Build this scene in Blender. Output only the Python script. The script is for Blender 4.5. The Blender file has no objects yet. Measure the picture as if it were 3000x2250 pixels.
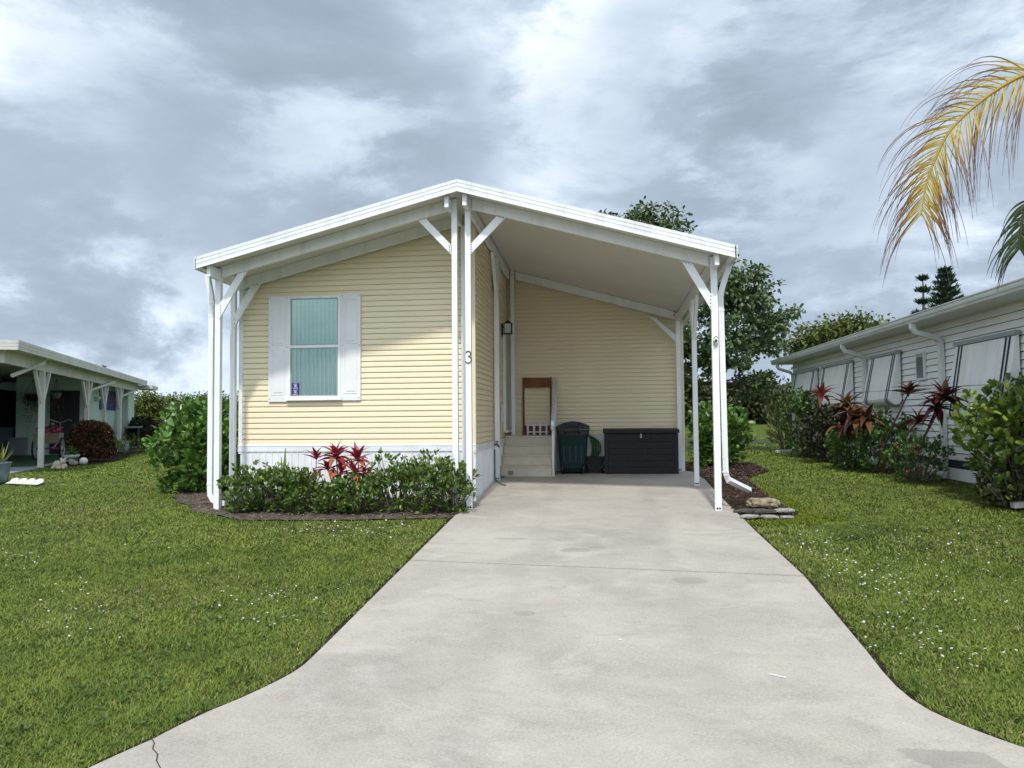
import bpy, bmesh, math, random
import numpy as np
from mathutils import Matrix, Vector, Quaternion

# ------------------------------------------------------------------ camera
IW, IH, FPX = 3000.0, 2250.0, 2253.0
CAMZ = 1.05
YAW, PITCH, ROLL = math.radians(6.555), math.radians(2.523), math.radians(0.5)
scene = bpy.context.scene
col = scene.collection
def cam_basis():
    f = np.array([-math.sin(YAW)*math.cos(PITCH), math.cos(YAW)*math.cos(PITCH), math.sin(PITCH)])
    r = np.array([math.cos(YAW), math.sin(YAW), 0.0]); u = np.cross(r, f)
    return r*math.cos(ROLL)-u*math.sin(ROLL), u*math.cos(ROLL)+r*math.sin(ROLL), f
CR, CU, CF = cam_basis()
cam_data = bpy.data.cameras.new('camera'); cam = bpy.data.objects.new('camera', cam_data); col.objects.link(cam)
cam_data.sensor_width = 36.0; cam_data.lens = 36.0*FPX/IW; cam_data.clip_start = 0.05; cam_data.clip_end = 3000
cam.matrix_world = Matrix(((CR[0], CU[0], -CF[0], 0), (CR[1], CU[1], -CF[1], 0), (CR[2], CU[2], -CF[2], CAMZ), (0, 0, 0, 1)))
scene.camera = cam
# pixel of the photograph -> point on a known plane of the place
def ray(px, py): return CF + CR*(px-IW/2)/FPX - CU*(py-IH/2)/FPX
def aY(px, py, Y):
    v = ray(px, py); t = Y/v[1]; return Vector((t*v[0], Y, CAMZ+t*v[2]))
def aX(px, py, X):
    v = ray(px, py); t = X/v[0]; return Vector((X, t*v[1], CAMZ+t*v[2]))
def gnd(px, py, dz=0.0):
    v = ray(px, py); t = (-0.06*13.2+dz-CAMZ)/(v[2]-0.06*v[1])
    if not (t > 0 and t*v[1] <= 13.2): t = (dz-CAMZ)/v[2]
    return Vector((t*v[0], t*v[1], CAMZ+t*v[2]))

# ------------------------------------------------------------------ sky, sun, exposure
SUN_EL, SUN_STR = math.radians(54), 1.9
world = bpy.data.worlds.new('World'); scene.world = world; world.use_nodes = True
def build_world():
    nt = world.node_tree; N = nt.nodes; Lk = nt.links; N.clear()
    out = N.new('ShaderNodeOutputWorld'); bg = N.new('ShaderNodeBackground'); Lk.new(bg.outputs[0], out.inputs[0])
    sky = N.new('ShaderNodeTexSky'); sky.sky_type = 'NISHITA'; sky.sun_disc = False
    sky.sun_elevation = SUN_EL; sky.sun_rotation = math.radians(180)
    skm = N.new('ShaderNodeVectorMath'); skm.operation = 'SCALE'; skm.inputs['Scale'].default_value = 0.085
    Lk.new(sky.outputs[0], skm.inputs[0])
    tc = N.new('ShaderNodeTexCoord'); sep = N.new('ShaderNodeSeparateXYZ'); Lk.new(tc.outputs['Generated'], sep.inputs[0])
    lift = N.new('ShaderNodeVectorMath'); lift.operation = 'ADD'; lift.inputs[1].default_value = (0, 0, 0.5); Lk.new(tc.outputs['Generated'], lift.inputs[0])
    nrm = N.new('ShaderNodeVectorMath'); nrm.operation = 'NORMALIZE'; Lk.new(lift.outputs[0], nrm.inputs[0]); Lk.new(nrm.outputs[0], sky.inputs[0])
    def math_(op, a, b=None):
        m = N.new('ShaderNodeMath'); m.operation = op
        for i, x in enumerate((a, b)):
            if x is None: continue
            if isinstance(x, (int, float)): m.inputs[i].default_value = x
            else: Lk.new(x, m.inputs[i])
        return m.outputs[0]
    zz = math_('ADD', math_('MAXIMUM', sep.outputs[2], 0.0), 0.75)
    cx = math_('DIVIDE', sep.outputs[0], zz); cy = math_('DIVIDE', sep.outputs[1], zz)
    com = N.new('ShaderNodeCombineXYZ'); Lk.new(cx, com.inputs[0]); Lk.new(cy, com.inputs[1]); Lk.new(math_('MULTIPLY', sep.outputs[2], 1.3), com.inputs[2])
    def noise(off, sc, det, rough, dist, stretch=(1, 1, 1), rot=0.0):
        mp = N.new('ShaderNodeMapping'); mp.inputs['Location'].default_value = off; mp.inputs['Scale'].default_value = stretch
        mp.inputs['Rotation'].default_value = (0, 0, rot)
        Lk.new(com.outputs[0], mp.inputs[0])
        n = N.new('ShaderNodeTexNoise'); n.inputs['Scale'].default_value = sc; n.inputs['Detail'].default_value = det
        n.inputs['Roughness'].default_value = rough; n.inputs['Distortion'].default_value = dist
        Lk.new(mp.outputs[0], n.inputs[0]); return n.outputs[0]
    big = noise((5.5, 2.2, 1.0), 2.2, 3, 0.5, 0.5, (1.0, 1.0, 1.2), 0.3)
    mid = noise((7.3, 4.2, 2.0), 4.0, 12, 0.62, 0.2, (0.9, 1.0, 1.25), 0.3)
    md = N.new('ShaderNodeMapRange'); md.interpolation_type = 'SMOOTHSTEP'; Lk.new(mid, md.inputs[0]); md.inputs['From Min'].default_value = 0.36; md.inputs['From Max'].default_value = 0.64
    fine = noise((1.3, 9.2, 4.0), 11.0, 6, 0.6, 0.4, (0.9, 1.0, 1.3), 0.3)
    tot = math_('ADD', math_('ADD', math_('MULTIPLY', big, 0.42), math_('MULTIPLY', md.outputs[0], 0.27)), math_('ADD', 0.095, math_('MULTIPLY', fine, 0.12)))
    # the larger cloud masses, by compass direction: heavy grey banks and the brighter breaks between them
    for px, py, rad, amp in ((850, 180, 11, -0.15), (960, 480, 9, -0.12), (2250, 330, 10, -0.11), (2020, 470, 8, -0.07), (2560, 100, 12, -0.10), (2180, 640, 8, -0.05), (1420, 330, 11, 0.02), (2480, 330, 7, 0.07), (300, 250, 14, 0.09), (150, 500, 10, 0.05), (420, 1000, 12, -0.15), (120, 800, 12, -0.06), (2450, 950, 12, -0.05), (1780, 250, 5, 0.03), (2500, 600, 7, 0.04)):
        v = ray(px, py); v = v/np.linalg.norm(v)
        dt = N.new('ShaderNodeVectorMath'); dt.operation = 'DOT_PRODUCT'; Lk.new(tc.outputs['Generated'], dt.inputs[0]); dt.inputs[1].default_value = tuple(v)
        sm = N.new('ShaderNodeMapRange'); sm.interpolation_type = 'SMOOTHERSTEP'; Lk.new(math_('ADD', dt.outputs['Value'], math_('MULTIPLY', math_('SUBTRACT', mid, 0.5), 0.12)), sm.inputs[0])
        sm.inputs['From Min'].default_value = math.cos(math.radians(rad*1.6)); sm.inputs['From Max'].default_value = 1.0; sm.inputs['To Max'].default_value = amp*0.72
        tot = math_('ADD', tot, sm.outputs[0])
    rp = N.new('ShaderNodeValToRGB'); Lk.new(tot, rp.inputs[0])
    e = rp.color_ramp.elements
    e[0].position = 0.22; e[0].color = (0.20, 0.245, 0.30, 1)
    e[1].position = 0.655; e[1].color = (0.64, 0.685, 0.73, 1)
    for p, c in ((0.39, (0.275, 0.33, 0.40, 1)), (0.47, (0.36, 0.425, 0.505, 1)), (0.53, (0.44, 0.505, 0.58, 1)), (0.60, (0.55, 0.605, 0.665, 1))):
        k = e.new(p); k.color = c
    gaps = N.new('ShaderNodeMapRange'); Lk.new(noise((1.2, 8.8, 5.0), 1.6, 2, 0.5, 0.3), gaps.inputs[0])
    gaps.inputs['From Min'].default_value = 0.60; gaps.inputs['From Max'].default_value = 0.74
    gaps.inputs['To Min'].default_value = 0.04; gaps.inputs['To Max'].default_value = 0.35
    mx = N.new('ShaderNodeMix'); mx.data_type = 'RGBA'; Lk.new(gaps.outputs[0], mx.inputs[0])
    Lk.new(rp.outputs[0], mx.inputs[6]); Lk.new(skm.outputs[0], mx.inputs[7])
    # cloud colour multiplied up around the off-frame sun, a drawn-in glow that lifts shade
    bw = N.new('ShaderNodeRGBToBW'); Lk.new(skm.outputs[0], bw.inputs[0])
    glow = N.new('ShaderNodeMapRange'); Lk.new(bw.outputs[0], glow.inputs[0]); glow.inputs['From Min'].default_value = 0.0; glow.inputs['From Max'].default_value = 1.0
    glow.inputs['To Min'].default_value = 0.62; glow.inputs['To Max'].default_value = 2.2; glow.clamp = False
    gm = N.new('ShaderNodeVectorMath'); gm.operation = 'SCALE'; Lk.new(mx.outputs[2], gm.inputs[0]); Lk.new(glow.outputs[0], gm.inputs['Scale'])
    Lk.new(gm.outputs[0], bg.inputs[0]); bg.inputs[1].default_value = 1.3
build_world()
sun_d = bpy.data.lights.new('sun', 'SUN'); sun = bpy.data.objects.new('sun', sun_d); col.objects.link(sun)
sun_d.energy = SUN_STR; sun_d.angle = math.radians(3.0); sun_d.color = (1.0, 0.955, 0.88)
sun.rotation_euler = Vector((0.01, math.cos(SUN_EL), -math.sin(SUN_EL))).to_track_quat('-Z', 'Y').to_euler()
sun.location = (0, -20, 30)
vs = scene.view_settings; vs.view_transform = 'Standard'; vs.look = 'None'; vs.exposure = 0.72; vs.gamma = 1.0; vs.use_curve_mapping = False
scene.cycles.max_bounces = 8; scene.cycles.transparent_max_bounces = 16

rnd = random.Random(7); rng = np.random.default_rng(11)
def zg(Y):                       # the lot rises to the house, then lies level
    return -0.06*(13.2-min(max(Y, 1.0), 13.2))

# ------------------------------------------------------------------ materials
MATS = {}
def mat(name, color, rough=0.6, spec=0.3, vary=None, vscale=6.0, detail=5, bump=0.0, bscale=80.0, metal=0.0, island=0.0, stretch=(1, 1, 1), transl=0.0, coord='Object', island_cols=None, vlo=0.35, vhi=0.65):
    if name in MATS: return MATS[name]
    m = bpy.data.materials.new(name); m.use_nodes = True; MATS[name] = m
    nt = m.node_tree; N = nt.nodes; Lk = nt.links; b = N['Principled BSDF']
    b.inputs['Roughness'].default_value = rough; b.inputs['Metallic'].default_value = metal
    b.inputs['Specular IOR Level'].default_value = spec
    c4 = (*color, 1)
    b.inputs['Base Color'].default_value = c4
    src = None
    tc = N.new('ShaderNodeTexCoord'); mp = N.new('ShaderNodeMapping'); Lk.new(tc.outputs[coord], mp.inputs[0]); mp.inputs['Scale'].default_value = stretch
    if vary is not None:
        n = N.new('ShaderNodeTexNoise'); n.inputs['Scale'].default_value = vscale; n.inputs['Detail'].default_value = detail; n.inputs['Roughness'].default_value = 0.62
        Lk.new(mp.outputs[0], n.inputs[0])
        r = N.new('ShaderNodeValToRGB'); r.color_ramp.elements[0].position = vlo; r.color_ramp.elements[1].position = vhi
        r.color_ramp.elements[0].color = (*vary, 1); r.color_ramp.elements[1].color = c4
        Lk.new(n.outputs[0], r.inputs[0]); src = r.outputs[0]
    if island_cols or island:
        g = N.new('ShaderNodeNewGeometry')
        if island_cols:
            r = N.new('ShaderNodeValToRGB'); r.color_ramp.interpolation = 'LINEAR'
            el = r.color_ramp.elements; k = len(island_cols)
            el[0].position = 0; el[0].color = (*island_cols[0], 1); el[1].position = 1; el[1].color = (*island_cols[-1], 1)
            for i in range(1, k-1):
                q = el.new(i/(k-1)); q.color = (*island_cols[i], 1)
            Lk.new(g.outputs['Random Per Island'], r.inputs[0])
            if src is None: src = r.outputs[0]
            else:
                mxx = N.new('ShaderNodeMix'); mxx.data_type = 'RGBA'; mxx.inputs[0].default_value = 0.5
                Lk.new(src, mxx.inputs[6]); Lk.new(r.outputs[0], mxx.inputs[7]); src = mxx.outputs[2]
        else:
            hs = N.new('ShaderNodeHueSaturation'); mr = N.new('ShaderNodeMapRange')
            mr.inputs['To Min'].default_value = 1-island; mr.inputs['To Max'].default_value = 1+island
            Lk.new(g.outputs['Random Per Island'], mr.inputs[0]); Lk.new(mr.outputs[0], hs.inputs['Value'])
            if src is None: hs.inputs['Color'].default_value = c4
            else: Lk.new(src, hs.inputs['Color'])
            src = hs.outputs[0]
    if src is not None: Lk.new(src, b.inputs['Base Color'])
    if bump:
        n2 = N.new('ShaderNodeTexNoise'); n2.inputs['Scale'].default_value = bscale; n2.inputs['Detail'].default_value = 4
        Lk.new(mp.outputs[0], n2.inputs[0])
        bp = N.new('ShaderNodeBump'); bp.inputs['Strength'].default_value = bump; bp.inputs['Distance'].default_value = 0.02
        Lk.new(n2.outputs[0], bp.inputs['Height']); Lk.new(bp.outputs[0], b.inputs['Normal'])
    if transl:
        t = N.new('ShaderNodeBsdfTranslucent'); a = N.new('ShaderNodeMixShader'); a.inputs[0].default_value = transl
        if src is not None: Lk.new(src, t.inputs[0])
        else: t.inputs[0].default_value = c4
        o = [x for x in N if x.type == 'OUTPUT_MATERIAL'][0]
        Lk.new(b.outputs[0], a.inputs[1]); Lk.new(t.outputs[0], a.inputs[2]); Lk.new(a.outputs[0], o.inputs[0])
    return m
WHITE = mat('white_aluminium', (0.80, 0.81, 0.82), 0.42, 0.4, vary=(0.66, 0.665, 0.65), vscale=3.5, stretch=(1.6, 1.6, 0.3), detail=8, vlo=0.28, vhi=0.52, bump=0.03, bscale=12)
CEIL = mat('roof_underside', (0.71, 0.685, 0.64), 0.6, 0.2, vary=(0.66, 0.63, 0.58), vscale=1.2)
SIDING = mat('cream_siding', (0.80, 0.70, 0.495), 0.55, 0.3, vary=(0.755, 0.65, 0.45), vscale=3.0, stretch=(0.35, 0.35, 3), bump=0.06, bscale=60)
CREAM = mat('cream_trim', (0.76, 0.68, 0.50), 0.55, 0.3)
SKIRT = mat('white_skirting', (0.79, 0.80, 0.83), 0.5, 0.3, vary=(0.68, 0.69, 0.70), vscale=3.5)
SCREW = mat('dark_screw', (0.05, 0.045, 0.04), 0.5, 0.4)
RUST = mat('rusty_bolt', (0.09, 0.035, 0.02), 0.7, 0.2)
CONC = None
def concrete():
    m = bpy.data.materials.new('driveway_concrete'); m.use_nodes = True; MATS['driveway_concrete'] = m
    nt = m.node_tree; N = nt.nodes; Lk = nt.links; b = N['Principled BSDF']; b.inputs['Roughness'].default_value = 0.85; b.inputs['Specular IOR Level'].default_value = 0.2
    tc = N.new('ShaderNodeTexCoord')
    def noise(sc, det, st=(1, 1, 1), off=(0, 0, 0), rough=0.6, dist=0.0):
        mp = N.new('ShaderNodeMapping'); mp.inputs['Scale'].default_value = st; mp.inputs['Location'].default_value = off
        Lk.new(tc.outputs['Object'], mp.inputs[0])
        n = N.new('ShaderNodeTexNoise'); n.inputs['Scale'].default_value = sc; n.inputs['Detail'].default_value = det; n.inputs['Roughness'].default_value = rough
        n.inputs['Distortion'].default_value = dist; Lk.new(mp.outputs[0], n.inputs[0]); return n.outputs[0]
    def ramp(x, p0, p1, c0, c1):
        r = N.new('ShaderNodeValToRGB'); r.color_ramp.elements[0].position = p0; r.color_ramp.elements[1].position = p1
        r.color_ramp.elements[0].color = c0; r.color_ramp.elements[1].color = c1; Lk.new(x, r.inputs[0]); return r.outputs[0]
    def mix(f, a, c, mode='MIX'):
        x = N.new('ShaderNodeMix'); x.data_type = 'RGBA'; x.blend_type = mode
        for i, v in ((0, f), (6, a), (7, c)):
            if isinstance(v, (int, float)): x.inputs[i].default_value = v
            elif isinstance(v, tuple): x.inputs[i].default_value = v
            else: Lk.new(v, x.inputs[i])
        return x.outputs[2]
    base = ramp(noise(0.8, 6, (1, 0.8, 1), dist=0.6), 0.35, 0.66, (0.315, 0.285, 0.248, 1), (0.455, 0.415, 0.352, 1))
    base = mix(ramp(noise(1.5, 9, (0.8, 1.1, 1), (3, 1, 0), 0.68, 0.6), 0.50, 0.66, (0, 0, 0, 1), (1, 1, 1, 1)), base, (0.455, 0.425, 0.37, 1))
    base = mix(ramp(noise(2.2, 10, (0.5, 1.3, 1), (9, 4, 0), 0.72, 0.5), 0.55, 0.68, (0, 0, 0, 1), (0.75, 0.75, 0.75, 1)), base, (0.295, 0.265, 0.23, 1))
    base = mix(ramp(noise(1.1, 7, (1.0, 1.0, 1), (2, 7, 0), 0.6, 0.8), 0.60, 0.72, (0, 0, 0, 1), (0.6, 0.6, 0.6, 1)), base, (0.37, 0.325, 0.25, 1))
    base = mix(ramp(noise(70, 3, rough=0.8), 0.35, 0.65, (0, 0, 0, 1), (1, 1, 1, 1)), mix(0.22, base, (0.1, 0.1, 0.1, 1)), mix(0.12, base, (0.8, 0.8, 0.8, 1)))
    base = mix(ramp(noise(14, 5, (1, 1, 1), (5, 5, 0), 0.75), 0.55, 0.75, (0, 0, 0, 1), (0.55, 0.55, 0.55, 1)), base, mix(0.25, base, (0.12, 0.11, 0.10, 1)))
    base = mix(ramp(noise(4.5, 10, (0.8, 1.0, 1), (4, 9, 0), 0.7, 0.4), 0.42, 0.60, (0, 0, 0, 1), (0.5, 0.5, 0.5, 1)), base, mix(0.55, base, (0.46, 0.42, 0.385, 1)))
    base = mix(ramp(noise(3.2, 9, (0.9, 1.2, 1), (14, 2, 0), 0.72, 0.6), 0.54, 0.66, (0, 0, 0, 1), (0.45, 0.45, 0.45, 1)), base, (0.385, 0.33, 0.30, 1))
    # hose-damp dark patch with ragged edge near the street, at the right
    sp = N.new('ShaderNodeSeparateXYZ'); Lk.new(tc.outputs['Object'], sp.inputs[0])
    def M(op, a, c):
        x = N.new('ShaderNodeMath'); x.operation = op
        for i, v in enumerate((a, c)):
            if isinstance(v, (int, float)): x.inputs[i].default_value = v
            else: Lk.new(v, x.inputs[i])
        return x.outputs[0]
    w = M('ADD', M('SUBTRACT', sp.outputs[0], M('MULTIPLY', M('SUBTRACT', sp.outputs[1], 3.4), -0.05)), M('MULTIPLY', noise(2.0, 4, (0.4, 3.0, 1), (1, 1, 0)), 0.9))
    wet = M('MULTIPLY', M('MULTIPLY', M('GREATER_THAN', w, 1.90), M('LESS_THAN', M('ADD', sp.outputs[1], M('MULTIPLY', noise(5, 4), 0.12)), 4.02)), 0.42)
    edge = M('GREATER_THAN', M('SUBTRACT', M('ADD', 2.75, M('MULTIPLY', noise(6, 2), 0.06)), M('MULTIPLY', sp.outputs[1], 0.25)), sp.outputs[0])
    base = mix(M('MULTIPLY', wet, edge), base, (0.20, 0.185, 0.17, 1))
    for xc in (-0.72, 0.66):                        # faint tyre tracks up the drive
        dx = M('ABSOLUTE', M('SUBTRACT', M('ADD', sp.outputs[0], M('MULTIPLY', noise(0.5, 2, (1, 1, 1), (xc, 3, 0)), 0.25)), xc+0.12), 0)
        k = M('MULTIPLY', M('MAXIMUM', M('SUBTRACT', 1.0, M('DIVIDE', dx, 0.17)), 0.0), M('MULTIPLY', noise(3.0, 6, (1.5, 0.6, 1), (xc, 8, 0), 0.7), 0.32))
        base = mix(k, base, (0.24, 0.225, 0.205, 1))
    for sx, sy, rx, ry in ((-0.28, 7.98, 0.17, 0.10), (-0.05, 8.12, 0.10, 0.05), (-1.0, 8.5, 0.22, 0.06), (0.75, 6.9, 0.16, 0.12), (-0.6, 5.9, 0.10, 0.07)):   # old oil spots
        d2 = M('ADD', M('POWER', M('DIVIDE', M('SUBTRACT', sp.outputs[0], sx), rx), 2), M('POWER', M('DIVIDE', M('SUBTRACT', sp.outputs[1], sy), ry), 2))
        k = M('MULTIPLY', M('LESS_THAN', M('ADD', d2, M('MULTIPLY', noise(9, 5, (1, 1, 1), (sx, sy, 0), 0.7), 1.3)), 1.45), 0.42)
        base = mix(k, base, (0.22, 0.21, 0.195, 1))
    Lk.new(base, b.inputs['Base Color'])
    bp = N.new('ShaderNodeBump'); bp.inputs['Strength'].default_value = 0.25; bp.inputs['Distance'].default_value = 0.01
    Lk.new(noise(55, 5, (0.5, 1.6, 1)), bp.inputs['Height']); Lk.new(bp.outputs[0], b.inputs['Normal'])
    return m
CONC = concrete()
LAWN = mat('lawn_soil_green', (0.12, 0.155, 0.034), 0.9, 0.05, vary=(0.045, 0.06, 0.018), vscale=2.5, detail=8, bump=0.6, bscale=40)
SOIL = mat('bare_soil', (0.16, 0.135, 0.112), 0.95, 0.05, vary=(0.06, 0.047, 0.038), vscale=9, detail=8, bump=0.9, bscale=45)  # browns darkened for the shadow that lies on the front bed
DSOIL = mat('dark_soil', (0.045, 0.034, 0.025), 0.95, 0.05, vary=(0.02, 0.015, 0.01), vscale=14, bump=0.8, bscale=60)
MULCH = mat('brown_mulch', (0.07, 0.046, 0.036), 0.95, 0.05, vary=(0.035, 0.02, 0.015), vscale=11, detail=8, bump=1.0, bscale=50)
ASPH = mat('asphalt', (0.06, 0.06, 0.06), 0.9, 0.1, vary=(0.045, 0.045, 0.045), vscale=20, bump=0.4, bscale=120)

# ------------------------------------------------------------------ mesh helpers
class MB:
    def __init__(self): self.v = []; self.f = []
    def add(self, vs, fs):
        n = len(self.v); self.v += [tuple(x) for x in vs]; self.f += [tuple(i+n for i in q) for q in fs]; return self
    def box(self, x0, x1, y0, y1, z0, z1):
        return self.add([(x0, y0, z0), (x1, y0, z0), (x1, y1, z0), (x0, y1, z0), (x0, y0, z1), (x1, y0, z1), (x1, y1, z1), (x0, y1, z1)],
                        [(0, 3, 2, 1), (4, 5, 6, 7), (0, 1, 5, 4), (1, 2, 6, 5), (2, 3, 7, 6), (3, 0, 4, 7)])
    def prism(self, poly, ext):                 # planar polygon (3d points) pushed along ext
        n = len(poly); e = Vector(ext); a = [Vector(p) for p in poly]; b = [p+e for p in a]
        return self.add(a+b, [tuple(range(n-1, -1, -1)), tuple(range(n, 2*n))]+[(i, (i+1) % n, n+(i+1) % n, n+i) for i in range(n)])
    def tube(self, pts, r, seg=8, caps=True):
        pts = [Vector(p) for p in pts]; n = len(pts); rs = r if isinstance(r, (list, tuple)) else [r]*n
        up = Vector((0.13, 0.31, 0.94)); vs = []; fs = []
        for i, p in enumerate(pts):
            d = (pts[min(i+1, n-1)]-pts[max(i-1, 0)]).normalized()
            a = d.cross(up)
            if a.length < 1e-4: a = d.cross(Vector((1, 0, 0)))
            a.normalize(); b = d.cross(a)
            for k in range(seg):
                t = 2*math.pi*k/seg; vs.append(p+(a*math.cos(t)+b*math.sin(t))*rs[i])
        for i in range(n-1):
            for k in range(seg):
                fs.append((i*seg+k, i*seg+(k+1) % seg, (i+1)*seg+(k+1) % seg, (i+1)*seg+k))
        if caps: fs += [tuple(range(seg-1, -1, -1)), tuple(range((n-1)*seg, n*seg))]
        return self.add(vs, fs)
    def rect_tube(self, pts, w, h, side=(1, 0, 0)):   # rectangular section swept along pts; w along side
        pts = [Vector(p) for p in pts]; n = len(pts); s = Vector(side).normalized(); vs = []; fs = []
        for i, p in enumerate(pts):
            d = (pts[min(i+1, n-1)]-pts[max(i-1, 0)]).normalized()
            b = d.cross(s).normalized(); a = s if abs(d.dot(s)) < 0.9 else d.cross(b)
            a = b.cross(d).normalized()
            for q in ((-1, -1), (1, -1), (1, 1), (-1, 1)): vs.append(p+a*q[0]*w/2+b*q[1]*h/2)
        for i in range(n-1):
            for k in range(4): fs.append((i*4+k, i*4+(k+1) % 4, (i+1)*4+(k+1) % 4, (i+1)*4+k))
        fs += [(3, 2, 1, 0), tuple(range((n-1)*4, n*4))]
        return self.add(vs, fs)
    def lathe(self, prof, c, seg=20, axis='Z', sx=1, sy=1):
        vs = []; fs = []; n = len(prof); c = Vector(c)
        for r, z in prof:
            for k in range(seg):
                t = 2*math.pi*k/seg; p = (r*math.cos(t)*sx, r*math.sin(t)*sy, z)
                if axis == 'Y': p = (p[0], z, p[1])
                if axis == 'X': p = (z, p[0], p[1])
                vs.append(c+Vector(p))
        for i in range(n-1):
            for k in range(seg): fs.append((i*seg+k, i*seg+(k+1) % seg, (i+1)*seg+(k+1) % seg, (i+1)*seg+k))
        fs += [tuple(range(seg-1, -1, -1)), tuple(range((n-1)*seg, n*seg))]
        return self.add(vs, fs)
    def build(self, name, m, parent=None, smooth=False, bevel=0.0):
        me = bpy.data.meshes.new(name); me.from_pydata([tuple(x) for x in self.v], [], self.f); me.update()
        bm = bmesh.new(); bm.from_mesh(me); bmesh.ops.recalc_face_normals(bm, faces=bm.faces)
        if bevel:
            bmesh.ops.bevel(bm, geom=list(bm.edges), offset=bevel, segments=2, affect='EDGES', profile=0.6)
        bm.to_mesh(me); bm.free()
        me.materials.append(m)
        if smooth: me.polygons.foreach_set('use_smooth', [True]*len(me.polygons))
        return link(name, me, parent)
def link(name, me, parent=None, matrix=None):
    o = bpy.data.objects.new(name, me); col.objects.link(o)
    if matrix is not None: o.matrix_basis = matrix
    if parent is not None:
        o.parent = parent
        if parent.type == 'EMPTY': o.matrix_parent_inverse = Matrix.Translation(-parent.location)
    return o
def np_mesh(name, V, F, m, smooth=False, attr=None):
    V = np.asarray(V, np.float32); F = np.asarray(F, np.int32); k = F.shape[1]
    me = bpy.data.meshes.new(name)
    me.vertices.add(len(V)); me.vertices.foreach_set('co', V.ravel())
    me.loops.add(F.size); me.loops.foreach_set('vertex_index', F.ravel())
    me.polygons.add(len(F)); me.polygons.foreach_set('loop_start', np.arange(0, F.size, k, dtype=np.int32))
    try: me.polygons.foreach_set('loop_total', np.full(len(F), k, np.int32))
    except Exception: pass
    if smooth: me.polygons.foreach_set('use_smooth', np.ones(len(F), bool))
    if attr is not None:
        a = me.attributes.new('along', 'FLOAT', 'POINT'); a.data.foreach_set('value', np.asarray(attr, np.float32))
    me.update(calc_edges=True); me.validate()
    me.materials.append(m); return me
def thing(name, label, cat, loc, group=None):
    o = bpy.data.objects.new(name, None); col.objects.link(o); o.location = loc; o.empty_display_size = 0.2
    o['label'] = label; o['category'] = cat
    if group: o['group'] = group
    return o
def tag(o, label, cat, group=None):
    o['label'] = label; o['category'] = cat
    if group: o['group'] = group
    return o
def struct(o): o['kind'] = 'structure'; return o
def stuff(o): o['kind'] = 'stuff'; return o

# ------------------------------------------------------------------ ground
PC, PR = (4.6, 41.0), (5.2, 12.0)          # pond centre and radii
def pond_d(x, y):
    w = 1+0.10*math.sin(3*math.atan2(y-PC[1], x-PC[0])+0.6)
    return math.sqrt(((x-PC[0])/PR[0])**2+((y-PC[1])/PR[1])**2)/w
def terrain(x, y):
    z = zg(y)-0.03
    if y > 44: z += 0.75*min(1, (y-44)/22)**1.2
    d = pond_d(x, y)
    if d < 1.5:
        k = min(1, max(0, (1.5-d)/0.5)); z -= 0.25*k*k*(3-2*k)
        if d < 1.0: z -= 0.5*min(1, (1-d)/0.15)
    return z
def make_ground():
    xs = np.unique(np.concatenate([np.linspace(-600, -60, 10), np.linspace(-60, -16, 12), np.linspace(-16, 20, 73), np.linspace(20, 60, 10), np.linspace(60, 600, 10)]))
    ys = np.unique(np.concatenate([np.linspace(-200, -10, 6), np.linspace(-10, 13.2, 30), np.linspace(13.2, 70, 100), np.linspace(70, 140, 12), np.linspace(140, 1500, 10)]))
    V = [(x, y, terrain(x, y)) for y in ys for x in xs]; nx = len(xs)
    F = [(j*nx+i, j*nx+i+1, (j+1)*nx+i+1, (j+1)*nx+i) for j in range(len(ys)-1) for i in range(nx-1)]
    struct(link('ground', np_mesh('ground', V, F, LAWN, True)))
make_ground()
def sheet(name, outline, m, dz, parent=None, thick=0.0, sub=None):
    """polygon draped on the lot slope"""
    bm = bmesh.new(); vs = [bm.verts.new((x, y, 0)) for x, y in outline]; bm.faces.new(vs)
    bmesh.ops.triangulate(bm, faces=bm.faces)
    ymin = min(y for _, y in outline); ymax = max(y for _, y in outline)
    cuts = [13.2]+[ymin+0.5*i for i in range(1, int((ymax-ymin)/0.5)+1)] if sub else [13.2]
    for c in cuts:
        bmesh.ops.bisect_plane(bm, geom=list(bm.verts)+list(bm.edges)+list(bm.faces), plane_co=(0, c, 0), plane_no=(0, 1, 0))
    for v in bm.verts: v.co.z = zg(v.co.y)+dz
    if thick:
        r = bmesh.ops.extrude_face_region(bm, geom=list(bm.faces))
        for v in r['geom']:
            if isinstance(v, bmesh.types.BMVert): v.co.z -= thick
    bmesh.ops.recalc_face_normals(bm, faces=bm.faces)
    if not thick:
        for f in bm.faces:
            if f.normal.z < 0: f.normal_flip()
    me = bpy.data.meshes.new(name); bm.to_mesh(me); bm.free(); me.materials.append(m)
    return link(name, me, parent)
# water
wv = []
for k in range(64):
    t = 2*math.pi*k/64; w = 1+0.10*math.sin(3*t+0.6); wv.append((PC[0]+PR[0]*1.03*w*math.cos(t), PC[1]+PR[1]*1.03*w*math.sin(t), -0.33))
WATER = mat('pond_water', (0.035, 0.045, 0.05), 0.12, 0.5, bump=0.25, bscale=5, stretch=(1, 0.35, 1))
struct(MB().add(wv, [tuple(range(64))]).build('pond', WATER))
# street at the camera's feet
struct(MB().box(-60, 60, -7, 0.8, -0.9, -0.735).build('road', ASPH))

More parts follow.
